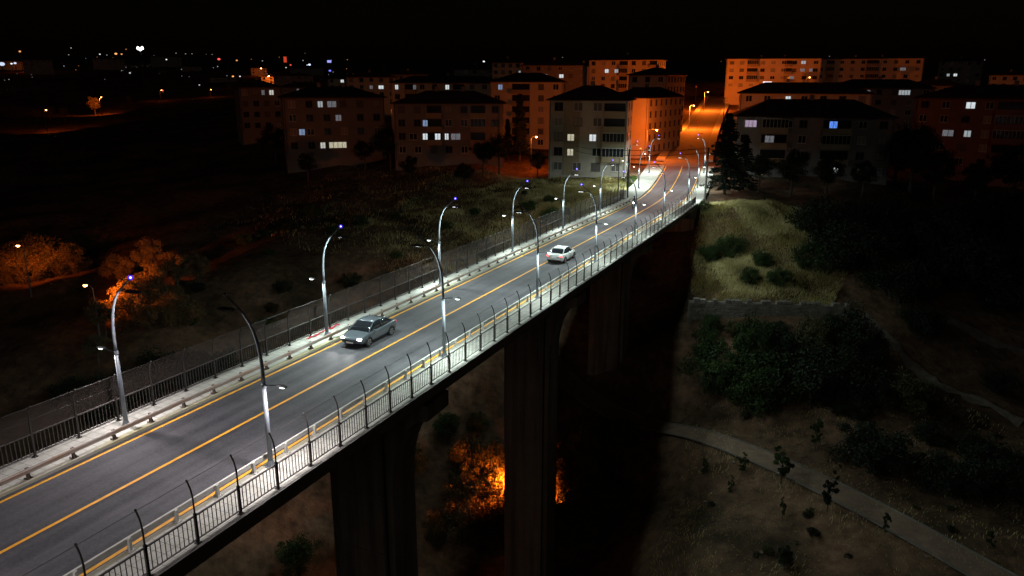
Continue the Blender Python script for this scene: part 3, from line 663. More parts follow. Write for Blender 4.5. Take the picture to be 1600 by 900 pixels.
building('orange lit block behind the dark cypress', 822, 232, 206, 112, -5, 13, 6, 2.9, 'wall_ochre', 5, lit=[(781.8, 143.8, 7, B_)], roof_h=2.4, balc=[(.3, .55, ())])
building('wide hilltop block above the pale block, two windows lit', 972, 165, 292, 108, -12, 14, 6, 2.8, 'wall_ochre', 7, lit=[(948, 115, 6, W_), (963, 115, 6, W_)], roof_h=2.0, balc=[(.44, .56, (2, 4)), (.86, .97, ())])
building('dark block with two lit windows left of hilltop block', 866, 160, 300, 100, 2, 13, 5, 2.8, 'wall_grey', 6, lit=[(851, 123, 8, W_), (877, 123, 7, W_)], roof_h=2.2)
building('low orange tinted block at left of the housing estate', 582, 165, 300, 76, 6, 12, 4, 2.7, 'wall_ochre', 5, lit=[(595.5, 142.4, 8, W_), (580, 137, 5, D_)], roof_h=1.9)
building('small dark block with one lit window above the left blocks', 545, 160, 370, 60, 0, 12, 4, 2.8, 'wall_ochre', 5, lit=[(534.6, 124, 5, W_)], roof_h=1.8)
building('dark block at far left of estate with paired lit windows', 412, 205, 215, 62, 8, 12, 4, 3.0, 'wall_grey', 4, lit=[(411, 145, 4, D_), (424, 145, 7, W_)], roof_h=2.0)
building('small orange lit house behind roofs, left of cypress', 792, 140, 330, 46, -4, 12, 4, 2.8, 'wall_ochre', 4, lit=[(812, 112, 3, W_)], roof_h=1.8)
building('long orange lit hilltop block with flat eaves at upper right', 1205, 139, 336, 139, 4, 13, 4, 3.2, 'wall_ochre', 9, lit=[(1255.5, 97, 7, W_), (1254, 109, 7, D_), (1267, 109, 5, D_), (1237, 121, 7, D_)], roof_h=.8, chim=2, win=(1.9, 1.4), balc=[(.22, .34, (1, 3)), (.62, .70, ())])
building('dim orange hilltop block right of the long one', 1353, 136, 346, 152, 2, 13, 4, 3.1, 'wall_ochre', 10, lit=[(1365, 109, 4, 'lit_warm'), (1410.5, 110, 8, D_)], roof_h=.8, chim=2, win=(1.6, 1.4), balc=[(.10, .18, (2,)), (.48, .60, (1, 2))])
building('near dark roofed block behind the conifer with violet window', 1262, 279, 150, 226, 7, 13, 4, 2.95, 'wall_grey', 8,
         lit=[(1173, 195, 18, 'lit_violet'), (1217, 195, 40, 'glass'), (1301.6, 199, 12, 'lit_tv'), (1348, 198.4, 12, 'glass'), (1288, 219.5, 12, 'glass'), (1202, 219.5, 14, D_), (1305, 272, 4, W_)], chim=1, roof_h=3.2, balc=[(.17, .34, (3,)), (.56, .74, (2,))])
building('block with thin orange lit wall behind near right roof', 1250, 222, 188, 190, 5, 12, 4, 2.9, 'wall_ochre', 7, lit=[(1231, 157.7, 8, W_)], roof_h=2.6, chim=2)
building('dark block with one bright wide window at right', 1365, 215, 222, 150, 3, 13, 5, 2.8, 'wall_grey', 7, lit=[(1413, 146, 16, W_), (1335, 143, 8, D_), (1357, 146, 3, D_)], roof_h=2.4)
building('reddish block at right edge with two lit windows', 1530, 266, 162, 206, -6, 14, 5, 2.95, 'wall_brick', 7, lit=[(1517, 164, 13, W_), (1511.6, 209.7, 10, W_), (1481, 210, 16, D_)], roof_h=2.8, chim=2, balc=[(.55, .75, (2, 3)), (.86, .98, ())])
building('far block with two small lit windows at upper right', 1495, 140, 400, 60, 0, 12, 5, 2.9, 'wall_grey', 5, lit=[(1482, 114, 4, W_), (1493, 115, 5, W_)], roof_h=1.5)
building('dim low house at far upper right edge', 1575, 140, 330, 55, 0, 10, 2, 3.0, 'wall_ochre', 4, roof_h=1.5)
building('small dark block above left estate roofs', 640, 158, 335, 60, 3, 12, 4, 2.8, 'wall_grey', 5, lit=[(652, 128, 4, D_)], roof_h=1.8)
building('dark block between hilltop roofs left of cypress', 742, 158, 345, 64, -4, 12, 5, 2.8, 'wall_grey', 5, lit=[(735, 122, 4, W_)], roof_h=1.9)
building('dim ochre block behind the two lit windows', 912, 150, 375, 66, 4, 12, 5, 2.8, 'wall_ochre', 5, lit=[(905, 108, 4, D_)], roof_h=1.9)
building('dark block beyond left estate with one dim window', 478, 172, 290, 70, 6, 12, 3, 2.8, 'wall_grey', 5, lit=[(466, 148, 4, D_)], roof_h=1.9)
building('dark block between right hand blocks', 1452, 190, 255, 80, -3, 12, 4, 2.9, 'wall_grey', 5, lit=[(1440, 160, 5, D_)], roof_h=2.1)
for i, (u, v, r) in enumerate(((927, 180, .13), (970.5, 173, .11))):  # window reflections of sodium lamps, imitated by added glowing balls on brackets
    p = at(u, v, 152.2); o = thing('wall_lamp', ['warm lamp at top left window of pale block', 'warm lamp in top balcony of pale block'][i], 'lamp', p)
    MB().ball((0, 0, 0), r, 8, 6).build('bulb', 'bulb_sod', o); MB().tube([(0, 0, .1), (0, .5, .25), (0, 1.6, .25)], .03, 5).build('bracket', 'iron', o)

# ------------------------------------------------------------------ distant town
def town_light(u, v, D, col, rpx, s, label):
    p = at(u, v, D); r = rpx*D/F; H = max(6, p[2]-tz(p[0], p[1]))
    key = 'town_%s_%s' % (col, s)
    if key not in M: M[key] = emis(key, dict(w=(.95, .97, 1), o=(1, .40, .12), r=(1, .10, .08), b=(.2, .2, 1), c=(.65, .75, 1))[col], s)
    o = thing('town_lamp', label, 'lamp', (p[0], p[1], p[2]-H), 0, 'distant town lights')
    MB().tube([(0, 0, -2), (0, 0, H-r*.6)], r*.22, 6).build('mast', 'pole_wood', o); MB().ball((0, 0, H), r, 8, 6, (1, 1, .7)).build('lamp_globe', key, o, True)
    MB().tube([(0, 0, H+r*.66), (0, 0, H+r*.85)], [r*.8, r*.2], 8).build('cap', 'iron', o)
_q = random.Random(77)
TL = [(1001, 232, 176, 'o', 1.6, 1.6), (31, 80.4, 900, 'o', 1.6, 1.2), (3, 100, 600, 'c', 4, 1.0), (18, 99.5, 600, 'w', 1.6, 1.2), (23.5, 98.7, 600, 'c', 2, 1.2), (111, 75, 1200, 'w', .9, .5), (156, 84.7, 1000, 'w', 1.2, .9), (181, 84, 1000, 'o', 2.0, 1.4), (190, 84.6, 1000, 'o', 1.4, 1), (197, 77, 1200, 'o', .9, .6), (260, 93, 900, 'w', 1.2, 1.2), (203, 114, 700, 'w', 1.2, .9), (254, 141.5, 480, 'r', 1.4, 1.6),
      (342, 92.4, 900, 'r', 2.2, 1.4), (370, 94.4, 900, 'o', 1.4, 1.0), (454, 101.5, 800, 'r', 1.4, 1), (483.5, 101, 800, 'c', 2, 1.6), (480, 101.5, 800, 'w', 1, .8), (515.5, 110.5, 700, 'b', 2, 1.1), (364, 119.3, 650, 'o', 1.6, 1.4), (375, 119.3, 650, 'w', 1.2, 1.0), (334, 122, 700, 'w', .9, .7), (311.5, 132.7, 600, 'w', 1.0, .8), (391, 129.5, 600, 'o', 2.0, 1.5), (395, 128.5, 600, 'w', 1.6, 1.2), (427, 121.5, 650, 'r', 1.4, .8), (447, 105.5, 800, 'w', 1, .8), (390, 148.4, 520, 'o', 1.2, .9), (447, 174.4, 330, 'w', .8, .7), (568, 119, 500, 'w', 1.3, 1.0), (574, 118.5, 500, 'w', 1.3, .9),
      (756, 96, 420, 'w', 1.8, 1.1), (340, 104, 850, 'w', .8, .5), (410, 95, 1000, 'w', .8, .5), (290, 84, 1000, 'w', .8, .35), (275, 83, 1000, 'w', .8, .3), (300, 84, 1000, 'w', .8, .3), (1381, 271.5, 160, 'w', 2.4, 1.2), (1480, 312, 150, 'w', 2.2, 1.1), (1511, 287.7, 170, 'w', 1.3, .7), (1343, 305, 150, 'r', 1.2, .8), (1487, 113, 420, 'w', .9, .6), (1190, 273, 140, 'o', 1.0, .8), (1372, 263, 160, 'r', 1.8, .25)]
TL += [(_q.uniform(0, 560), _q.uniform(82, 126), 0, _q.choice('wwocwo'), _q.uniform(.5, .9), _q.choice((.2, .4))) for k in range(46)]
TL += [(_q.uniform(600, 1600), _q.uniform(86, 108), 900, _q.choice('wow'), _q.uniform(.5, .8), .2) for k in range(10)]
TL = [(u, v, D or 1250-(v-82)*16, c, r, s) for u, v, D, c, r, s in TL]
cn = dict(w='white', o='warm orange', r='red', b='blue', c='bluish white')
for i, (u, v, D, c, r, s) in enumerate(TL):
    where = 'at far left of the skyline' if u < 130 else 'left of the floodlight mast' if u < 215 else 'between floodlight mast and red sign tower' if u < 440 else 'near the blue rooftop sign' if u < 580 else 'over the estate roofs' if u < 900 else 'in the dark gardens at right'
    town_light(u, v, D, c, r, s, f'tiny {cn[c]} lamp {where}, {"upper" if v < 100 else "lower"} row')
o = thing('floodlight_mast', 'brilliant white floodlight mast on the far hill, upper left', 'floodlight', at(219, 77, 1100)); p = at(219, 77, 1100); o.location.z -= 20
MB().tube([(0, 0, -30), (0, 0, 20)], .8, 6).build('mast', 'pole_wood', o)
M['flood'] = emis('floodlight_face', (.93, .95, 1), 3.5)
for k in (-1.3, 0, 1.3): MB().ball((k*3.2, 0, 20+abs(k)*1.2), 2.2, 10, 6, (.9, .9, 1.15)).build('lamp_face', 'flood', o)
M['neon_red'] = emis('neon_red', (1, .09, .03), .55); M['neon_blue'] = emis('neon_blue', (.35, .38, 1), 1.1)
def sign_tower(u, v, D, w, h, m, name, label):
    p = at(u, v, D); o = thing(name, label, 'sign', p, math.atan2(-ray(u, v)[0], ray(u, v)[1])); w *= D/F; h *= D/F
    MB().box(-w/2, w/2, 0, .6, -h/2, h/2).build('sign_face', m, o)
    g = tz(p[0], p[1])-p[2]-2
    for x in (-w*.35, w*.35): MB().box(x-.3, x+.3, .602, 1.2, g, h/2).build('post', 'pole_wood', o)
sign_tower(445.5, 93, 900, 4.5, 8.5, 'neon_red', 'lit_sign', 'tall red glowing sign panel on the far skyline')
sign_tower(514.4, 96, 700, 6, 3.5, 'neon_blue', 'lit_sign', 'bluish white rooftop sign on the far skyline')
M['sign_white'] = emis('sign_white', (.95, .97, 1), 1.5); M['sign_orange'] = emis('sign_orange', (1, .5, .08), 1.3)
sign_tower(1199, 129.8, 322, 13, 4.5, 'sign_white', 'lit_sign', 'white lit shop sign below the long hilltop block')
sign_tower(1223, 131, 322, 11, 3, 'sign_orange', 'lit_sign', 'orange lit shop sign right of the white one')
for i, (u, v, D, wpx, k) in enumerate(((20, 92, 900, 60, 1), (260, 88, 1000, 44, 2), (405, 108, 800, 24, 2), (424, 124, 620, 30, 2), (350, 124, 680, 40, 2), (300, 104, 900, 30, 2), (480, 108, 780, 50, 2), (60, 96, 700, 40, 2), (170, 92, 950, 44, 2), (460, 130, 560, 60, 3))):
    building(['low pale house under lights at far left skyline', 'long low house right of floodlight mast', 'small far house beside red sign tower', 'orange tinted far house below red sign', 'far house under paired lamps', 'far dark house on skyline left of red lamp', 'far dark house under blue sign', 'far low house right of bright left lights', 'far house left of floodlight mast', 'dim far house left of estate'][i], u, v+8, D, wpx, 0, 12, k, 3, 'wall_grey' if i not in (0, 2, 3) else 'wall_ochre', max(3, wpx//8), roof_h=1.6, side_cols=0, chim=1)
for (u, v, D, pw) in ((40, 98, 880, 5000), (408, 110, 780, 5000), (420, 122, 612, 4000)):
    sodium(u, v-3, D, 9, pw, 'far orange lamp before a low house ' + ('at the left skyline' if u < 100 else 'by the red sign tower' if u < 410 else 'below the red sign tower'), size=.5)

# ------------------------------------------------------------------ vegetation
def hit(u, v, d0=40, d1=420):
    d = ray(u, v); t = np.arange(d0, d1, .5); P = CAM[None]+d[None]*t[:, None]; z = terr(P[:, 0], P[:, 1]); k = np.where(P[:, 2] < z)[0]
    i = k[0] if len(k) else len(t)-1
    return P[i], t[i]
drape('dirt_track', [hit(u, v)[0][:2] for u, v in ((1345, 496), (1385, 532), (1420, 566), (1460, 604), (1520, 626), (1596, 664))], .8, 'track', lift=.12, wob=1.0)
drape('dirt_track', [hit(u, v)[0][:2] for u, v in ((1478, 504), (1530, 526), (1600, 556))], .7, 'track', lift=.12, wob=1.0)
def crown_mesh(seed, n, sx, sz, leaf, clumps, squash=1.0, fill=.35, lean=0):
    rng = np.random.default_rng(seed); cs = []
    while len(cs) < clumps:
        p = rng.uniform(-1, 1, 3); r = np.linalg.norm(p)
        if r < 1 and r > fill: cs.append(p*[sx, sx, sz]*(.75+.35*rng.random()))
    cs = np.array(cs); k = rng.integers(0, clumps, n)
    cr = .30*sx*(.6+.8*rng.random(clumps))
    off = rng.normal(size=(n, 3)); off /= np.linalg.norm(off, axis=1)[:, None]; off *= (rng.random(n)**.5)[:, None]*cr[k][:, None]
    c = cs[k]+off*[1, 1, .8]
    a = rng.normal(size=(n, 3)); a /= np.linalg.norm(a, axis=1)[:, None]; b = np.cross(a, rng.normal(size=(n, 3))); b /= np.linalg.norm(b, axis=1)[:, None]
    L = leaf*(.6+.8*rng.random(n))[:, None]; v = np.stack([c-a*L, c+b*L*.45, c+a*L, c-b*L*.45], 1).reshape(-1, 3)
    m = bpy.data.meshes.new('crown'); m.from_pydata(v.tolist(), [], np.arange(n*4).reshape(n, 4).tolist()); return m, cs
CROWNS = []
for sd in range(4):
    m, cs = crown_mesh(sd, 9000, 1.0, .85, .042, 60); t = MB(); rng = random.Random(sd)
    t.tube([(0, 0, -1.9), (.03, 0, -1.2), (-.02, .02, -.5), (0, 0, .2)], [.085, .065, .05, .02], 7)
    for c in cs[::4]: t.tube([(0, 0, -.7+.5*rng.random()), tuple(c*.5+np.array([0, 0, -.12])), tuple(c)], [.032, .02, .006], 5)
    CROWNS.append((m, t.mesh('trunk')))
BUSHES = []
for sd in range(4):
    m, cs = crown_mesh(40+sd, 9000, 1.0, .62, .038, 44, fill=.3); t = MB()
    for c in cs[::3]: t.tube([(c[0]*.1, c[1]*.1, -.75), tuple(c*.5+np.array([0, 0, -.25])), tuple(c)], [.03, .02, .006], 5)
    BUSHES.append((m, t.mesh('stem')))
SAPS = []
for sd in range(3):
    m, cs = crown_mesh(80+sd, 1300, .30, .75, .06, 26, fill=.1); t = MB(); t.tube([(0, 0, -1.1), (0, 0, -.3), (.01, 0, .7)], [.03, .022, .006], 6)
    for c in cs[::3]: t.tube([(0, 0, c[2]-.25), tuple(c)], [.012, .004], 4)
    SAPS.append((m, t.mesh('stem')))
_pl = {}
def plant(kind, k, leafm_, loc, s, sz, label, cat, group, name, rng):
    src = dict(tree=CROWNS, bush=BUSHES, sap=SAPS)[kind]; m, t = src[k % len(src)]; key = (kind, k % len(src), leafm_)
    if key not in _pl: c = m.copy(); c.materials.append(M[leafm_]); d = t.copy(); d.materials.append(M['bark']); _pl[key] = (c, d)
    c, d = _pl[key]; base = dict(tree=1.85, bush=.6, sap=1.05)[kind]
    o = thing(name, label, cat, (loc[0], loc[1], loc[2]), rng.random()*6.28, group)
    for nm, mm in (('crown', c), ('trunk' if kind == 'tree' else 'stem', d)):
        q = link(nm, mm, o); q.scale = (s, s, sz); q.location = (0, 0, base*sz-.05)
    return o
rng = random.Random(11)
def at_px(u, v, hpx, kind, leafm_, label, cat, name, group=None, D=None, wide=1.0):
    if D: p = at(u, v, D); z = tz(p[0], p[1]); p = np.array([p[0], p[1], z])
    else: p, D = hit(u, v)
    H = hpx*D/F; tot = dict(tree=2.7, bush=1.2, sap=1.8)[kind]; sz = H/tot; s = sz*wide*(1.0 if kind != 'bush' else 1.05)
    return plant(kind, rng.randrange(4), leafm_, p, s, sz, label, cat, group, name, rng)
for i, (u, v, h, w, nm) in enumerate(((1220, 754, 66, 1.25, 'bushy young tree standing on near edge of the footpath'), (1292, 802, 78, .8, 'thin young tree beside footpath, right of the bushy one'), (1273, 706, 62, .9, 'young tree on far side of footpath'), (1160, 742, 40, 1.1, 'small sapling left of the bushy young tree'), (1225, 892, 50, 1.4, 'round dark sapling at bottom edge below footpath'), (1100, 748, 36, .9, 'small sapling at shadow edge by the bridge'), (1140, 778, 42, .7, 'bare thin sapling below the small one'), (1222, 812, 44, .6, 'thin twiggy sapling on slope under footpath'), (1382, 838, 46, .8, 'slender sapling below footpath at lower right'), (1262, 640, 40, .9, 'small tree on slope above footpath'), (1545, 860, 40, 1.0, 'sapling above footpath at right edge'))):
    at_px(u, v, h, 'sap', 'leaf_dark' if i in (1, 4) else 'leaf', nm, 'sapling', 'sapling', 'young trees by the footpath', wide=w)
for i, (u, v, h, m_) in enumerate(sorted(((1105, 560, 62, 'leaf'), (1128, 606, 66, 'leaf'), (1160, 628, 70, 'leaf'), (1196, 636, 78, 'leaf'), (1238, 630, 76, 'leaf_dark'), (1282, 622, 74, 'leaf_dark'), (1326, 618, 72, 'leaf_dark'), (1372, 632, 60, 'leaf_dark'), (1412, 636, 46, 'leaf_dark'), (1112, 514, 22, 'leaf'), (1146, 524, 28, 'leaf'), (1180, 568, 66, 'leaf'), (1226, 566, 70, 'leaf_dark'), (1270, 560, 66, 'leaf_dark'), (1316, 560, 66, 'leaf_dark'), (1360, 570, 60, 'leaf_dark'), (1210, 524, 26, 'leaf_dark'), (1300, 520, 34, 'leaf_dark')))):
    at_px(u, v, h*(.8+.35*((i*3) % 4)/3), 'bush', 'leaf_pale' if i % 7 == 3 else m_, f'dark green bush in thicket below stone wall, {ORDX[i]} from left', 'bush', 'thicket_bush', 'thicket below the stone wall', wide=.55+.4*((i*7) % 5)/4)
for i, (u, v, h, nm) in enumerate(((1140, 398, 34, 'upright green shrub in middle of dry grass bank'), (1108, 408, 26, 'low shrub on grass bank against the bridge end'), (1190, 416, 24, 'shrub at right of dry grass bank'), (1215, 444, 28, 'low shrub just above stone wall'), (1170, 444, 26, 'green shrub above middle of stone wall'), (1100, 330, 16, 'bright green tuft hanging over bridge end'), (1265, 420, 40, 'dark shrub at right end of stone wall'))):
    at_px(u, v, h, 'bush', 'leaf', nm, 'shrub', 'shrub', 'shrubs on the grass bank', wide=.8)
for i, (u, v, h) in enumerate(sorted(((1362, 735, 70), (1480, 770, 60), (1565, 765, 70), (1330, 650, 35), (1450, 690, 30), (1520, 712, 35), (1560, 610, 30), (1440, 520, 40), (1400, 470, 60), (1320, 420, 70), (1500, 450, 80), (1580, 480, 80), (1360, 380, 70), (1440, 400, 80), (1290, 372, 60), (1540, 380, 80)))):
    at_px(u, v, h, 'bush', 'leaf_dark', f'dark bush on the right hand slope, {ORDX[i]} from left', 'bush', 'slope_bush', 'bushes on the right slope')
for i, (u, v, D, h) in enumerate(sorted(((1185, 302, 134, 58), (1235, 306, 132, 72), (1290, 312, 132, 62), (1345, 318, 132, 55), (1420, 310, 140, 105), (1458, 312, 138, 80), (1520, 322, 138, 70), (1580, 318, 140, 100), (1395, 300, 150, 95)))):
    at_px(u, v, h, 'tree', 'leaf_dark', f'dark garden tree before right hand blocks, {ORDX[i]} from left', 'tree', 'garden_tree', 'garden trees at right', D=D)
for i, (u, v, D, h) in enumerate(sorted(((755, 250, 158, 52), (780, 252, 160, 60), (725, 258, 150, 40), (610, 250, 168, 66), (570, 250, 165, 45), (430, 245, 180, 60), (640, 262, 155, 40), (480, 262, 160, 44), (840, 268, 158, 40)))):
    at_px(u, v, h, 'tree', 'leaf_dark', f'dark garden tree before unlit left blocks, {ORDX[i]} from left', 'tree', 'garden_tree', 'garden trees at left', D=D)
for i, (u, v, D, h) in enumerate(sorted(((165, 520, 90, 66), (205, 508, 93, 74), (245, 505, 96, 72), (285, 500, 99, 66), (315, 492, 102, 54), (190, 470, 104, 60), (240, 470, 106, 62), (150, 540, 84, 50)))):
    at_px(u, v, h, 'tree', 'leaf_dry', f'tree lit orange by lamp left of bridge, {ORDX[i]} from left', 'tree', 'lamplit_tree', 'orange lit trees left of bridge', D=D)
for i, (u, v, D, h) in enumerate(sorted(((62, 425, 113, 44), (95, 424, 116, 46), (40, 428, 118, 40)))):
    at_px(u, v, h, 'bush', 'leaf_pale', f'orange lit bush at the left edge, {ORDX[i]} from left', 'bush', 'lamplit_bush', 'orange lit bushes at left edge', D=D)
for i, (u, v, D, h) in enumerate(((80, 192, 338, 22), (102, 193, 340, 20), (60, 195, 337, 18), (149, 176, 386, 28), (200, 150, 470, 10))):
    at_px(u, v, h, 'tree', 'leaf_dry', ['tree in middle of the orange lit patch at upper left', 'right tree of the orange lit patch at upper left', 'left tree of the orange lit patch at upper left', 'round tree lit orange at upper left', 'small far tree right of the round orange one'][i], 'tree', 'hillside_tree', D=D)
VT = [(-11.5, 73.5, 3.2), (-7.5, 75, 4.2), (-10.2, 76.5, 4.2), (-13, 76, 3.6), (-5, 76.5, 4.0), (1.6, 75.5, 3.0), (3.4, 77, 3.4), (4.8, 75, 2.4), (2.6, 79.5, 3.6), (6.5, 78, 2.6), (-12, 67, 2.6), (-16, 64, 3.0), (8, 72, 2.2), (-20, 70, 3.2), (-17, 58, 3.2)]
for i, (x, y, h) in enumerate(sorted(VT, key=lambda t: t[0])):
    plant('bush', i, 'leaf_pale', (x, y, tz(x, y)), h*.62, h*1.15, f'valley thicket bush seen under the bridge, {ORDX[i]} from left', 'bush', 'bushes in the valley under the bridge', 'valley_bush', rng)
for i, (u, v, h) in enumerate(((745, 690, 50), (905, 700, 50), (470, 920, 90), (640, 760, 70), (700, 700, 60))):
    at_px(u, v, h, 'tree', 'leaf', 'valley tree under the bridge, ' + ['left of middle pier', 'right of middle pier', 'at lower left of nearest pier', 'right of nearest pier', 'between the two nearest piers'][i], 'tree', 'valley_tree', 'trees in the valley under the bridge')
for i, (u, v, h) in enumerate(sorted(((200, 500, 44), (218, 512, 46), (238, 502, 44), (258, 510, 46), (276, 500, 40), (296, 504, 38), (228, 484, 40), (262, 484, 40)))):
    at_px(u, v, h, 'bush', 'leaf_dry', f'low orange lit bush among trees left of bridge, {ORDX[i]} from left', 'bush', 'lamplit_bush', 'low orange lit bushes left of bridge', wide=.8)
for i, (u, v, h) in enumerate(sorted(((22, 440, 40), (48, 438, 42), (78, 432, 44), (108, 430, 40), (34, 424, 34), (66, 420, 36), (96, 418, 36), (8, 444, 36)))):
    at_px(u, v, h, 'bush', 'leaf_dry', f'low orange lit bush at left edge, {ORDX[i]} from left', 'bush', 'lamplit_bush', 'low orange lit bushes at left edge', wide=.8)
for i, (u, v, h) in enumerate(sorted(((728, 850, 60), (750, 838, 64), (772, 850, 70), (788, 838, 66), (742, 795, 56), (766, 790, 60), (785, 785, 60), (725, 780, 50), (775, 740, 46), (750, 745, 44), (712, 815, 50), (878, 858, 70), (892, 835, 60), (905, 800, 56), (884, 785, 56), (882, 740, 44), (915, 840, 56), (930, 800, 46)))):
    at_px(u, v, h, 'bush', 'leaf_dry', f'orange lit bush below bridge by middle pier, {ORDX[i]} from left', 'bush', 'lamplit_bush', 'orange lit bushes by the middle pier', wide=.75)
for i, (u, v, D, h) in enumerate(((150, 560, 78, 60), (195, 556, 80, 56), (240, 548, 82, 60), (285, 540, 84, 56), (330, 528, 86, 54), (100, 560, 78, 50))):
    at_px(u, v, h, 'bush', 'leaf_dark', f'unlit bush in front of orange lit trees, {["second", "third", "fourth", "fifth", "sixth", "first"][i]} from left', 'bush', 'valley_bush', 'unlit bushes left of bridge', D=D, wide=.8)
r2 = random.Random(4)
for i in range(34):
    x, y = r2.uniform(-62, -12), r2.uniform(66, 128)
    if x > -20 and y < 84: continue
    z = tz(x, y); s = r2.uniform(.7, 1.6)
    plant('bush', i, 'leaf' if i % 3 else 'leaf_dark', (x, y, z), s, s, 'low shrub on the dim slope beyond the far railing', 'shrub', 'shrubs on the slope beyond the bridge', 'slope_shrub', r2)
at_px(792, 352, 34, 'bush', 'leaf', 'green shrub beyond far railing between fourth and third lamps', 'shrub', 'shrub', D=112)
at_px(862, 338, 24, 'bush', 'leaf', 'green shrub beyond far railing near fifth lamp', 'shrub', 'shrub', D=120)
for i in range(40):
    u, v = r2.uniform(1095, 1590), r2.uniform(640, 895); p, D = hit(u, v); s = r2.uniform(.25, .6)
    if abs(v-(680+(u-1095)*.47)) < 34: continue
    plant('bush', i, 'leaf_dark' if i % 2 else 'leaf_pale', p, s, s, 'small tuft of scrub on the dirt slope around the footpath', 'shrub', 'scrub around the footpath', 'scrub', r2)
# conifers
def conifer(label, u, v, D, hpx, wide, tiers, droop, seed, name):
    p = at(u, v, D); z = tz(p[0], p[1]); H = hpx*D/F; H += max(0, p[2]-z)*0
    o = thing(name, label, 'tree', (p[0], p[1], min(z, p[2])), 0); r = np.random.default_rng(seed)
    MB().tube([(0, 0, -.5), (0, 0, H*.5), (0, 0, H*.97)], [.28, .16, .03], 7).build('trunk', 'bark', o)
    lv = []; br = MB()
    for t in range(tiers):
        f = t/tiers; zc = H*(.10+.88*f); R = wide*H*(1-f)**.8*(.75+.5*r.random())
        for k in range(7):
            a = r.random()*6.28; Rk = R*(.6+.55*r.random()); e = np.array([math.cos(a)*Rk, math.sin(a)*Rk, zc-droop*Rk])
            s0 = np.array([0, 0, zc+.1]); br.tube([tuple(s0), tuple(e)], [.04, .01], 4)
            m = 110; q = r.random(m)**.6; c = s0+(e-s0)*q[:, None]+r.normal(size=(m, 3))*[.16, .16, .10]*(H/14)
            lv.append(c)
    c = np.concatenate(lv); n = len(c); a = r.normal(size=(n, 3))*[1, 1, .5]; a /= np.linalg.norm(a, axis=1)[:, None]; b = np.cross(a, r.normal(size=(n, 3))); b /= np.linalg.norm(b, axis=1)[:, None]
    L = .24*H/14; vv = np.stack([c-a*L, c+b*L*.3, c+a*L, c-b*L*.3], 1).reshape(-1, 3)
    tag(br.build('branches', 'bark', o), kind='stuff')
    mm = bpy.data.meshes.new('crown'); mm.from_pydata(vv.tolist(), [], np.arange(n*4).reshape(n, 4).tolist()); mm.materials.append(M['needle']); link('crown', mm, o)
conifer('tall dark conifer with spreading branches right of the road end', 1132, 300, 133, 128, .27, 28, .12, 3, 'conifer')
conifer('second dark conifer behind the tall one by near right block', 1160, 300, 138, 90, .30, 22, .12, 8, 'conifer')
conifer('tall narrow dark cypress before orange lit block', 812, 240, 172, 104, .135, 34, -.5, 5, 'cypress')
conifer('shorter dark cypress left of the tall one', 793, 242, 174, 66, .14, 26, -.5, 6, 'cypress')
# grass
def grass(name, label, poly, n, h, m, seed, fade=None):
    r = np.random.default_rng(seed); P = np.array(poly, float); lo, hi = P.min(0), P.max(0); pts = []
    def inside(q):
        c = np.zeros(len(q), bool); j = len(P)-1
        for i in range(len(P)):
            c ^= ((P[i, 1] > q[:, 1]) != (P[j, 1] > q[:, 1])) & (q[:, 0] < (P[j, 0]-P[i, 0])*(q[:, 1]-P[i, 1])/(P[j, 1]-P[i, 1]+1e-12)+P[i, 0]); j = i
        return c
    q = r.uniform(lo, hi, (n*(9 if fade else 3), 2)); q = q[inside(q)]
    if fade: q = q[r.random(len(q)) < fade(q)]
    q = q[:n]; n = len(q); z = terr(q[:, 0], q[:, 1])
    sw = np.sin(q[:, 0]*.5)*1.2+np.sin(q[:, 1]*.4+q[:, 0]*.2)*1.5; a = sw+r.normal(size=n)*.6
    hh = h*(.5+.7*r.random(n))*(.7+.3*np.sin(q[:, 0]*.7)*np.cos(q[:, 1]*.6)); lean = .5+.6*r.random(n)
    d = np.stack([np.cos(a), np.sin(a)], 1); w = .022
    b0 = np.column_stack([q-d[:, ::-1]*[w, -w], z-.05]); b1 = np.column_stack([q+d[:, ::-1]*[w, -w], z-.05])
    m0 = np.column_stack([q+d*(hh*lean*.35)[:, None]-d[:, ::-1]*[w*.8, -w*.8], z+hh*.6]); m1 = np.column_stack([q+d*(hh*lean*.35)[:, None]+d[:, ::-1]*[w*.8, -w*.8], z+hh*.6])
    tp = np.column_stack([q+d*(hh*lean)[:, None], z+hh*(.85-.3*(lean-.5))])
    vs = np.stack([b0, b1, m1, m0, tp], 1).reshape(-1, 3); i = np.arange(n)*5
    fs = np.stack([i, i+1, i+2, i+3], 1).tolist()+np.stack([i+3, i+2, i+4], 1).tolist()
    me = bpy.data.meshes.new(name); me.from_pydata(vs.tolist(), [], fs); me.materials.append(M[m]); tag(link(name, me), label, 'grass', kind='stuff')
grass('dry_grass', 'long dry yellow grass on the bank right of bridge end', [(6.8, 126), (6.8, 113), (9, 103), (12, 97.5), (27, 102.5), (29, 112), (26, 128), (14, 130)], 42000, .85, 'grass_dry', 1)
grass('dry_grass', 'dry grass on the slope left of the bridge end', [(-7, 118), (-8, 133), (-13, 146), (-80, 148), (-75, 95), (-25, 88), (-12, 96)], 60000, .8, 'grass_dry', 2, lambda q: np.clip(np.exp(-np.clip(-q[:, 0]-14, 0, 99)/13)*np.clip((q[:, 1]-84)/26, .05, 1)*(.8+.5*np.sin(q[:, 0]*.33+np.sin(q[:, 1]*.4)*2)), 0, 1))
grass('green_grass', 'green verge grass between pavement and pale apartment block', [(-8.6, 131), (-9.4, 148), (-12, 152), (-14, 146), (-12, 134)], 9000, .35, 'grass_green', 3)
grass('scrub_grass', 'sparse dry grass tufts over the dirt slope around footpath', [(14, 84), (14, 52), (30, 45), (50, 45), (60, 80), (40, 92), (20, 90)], 9000, .4, 'grass_dry', 4)
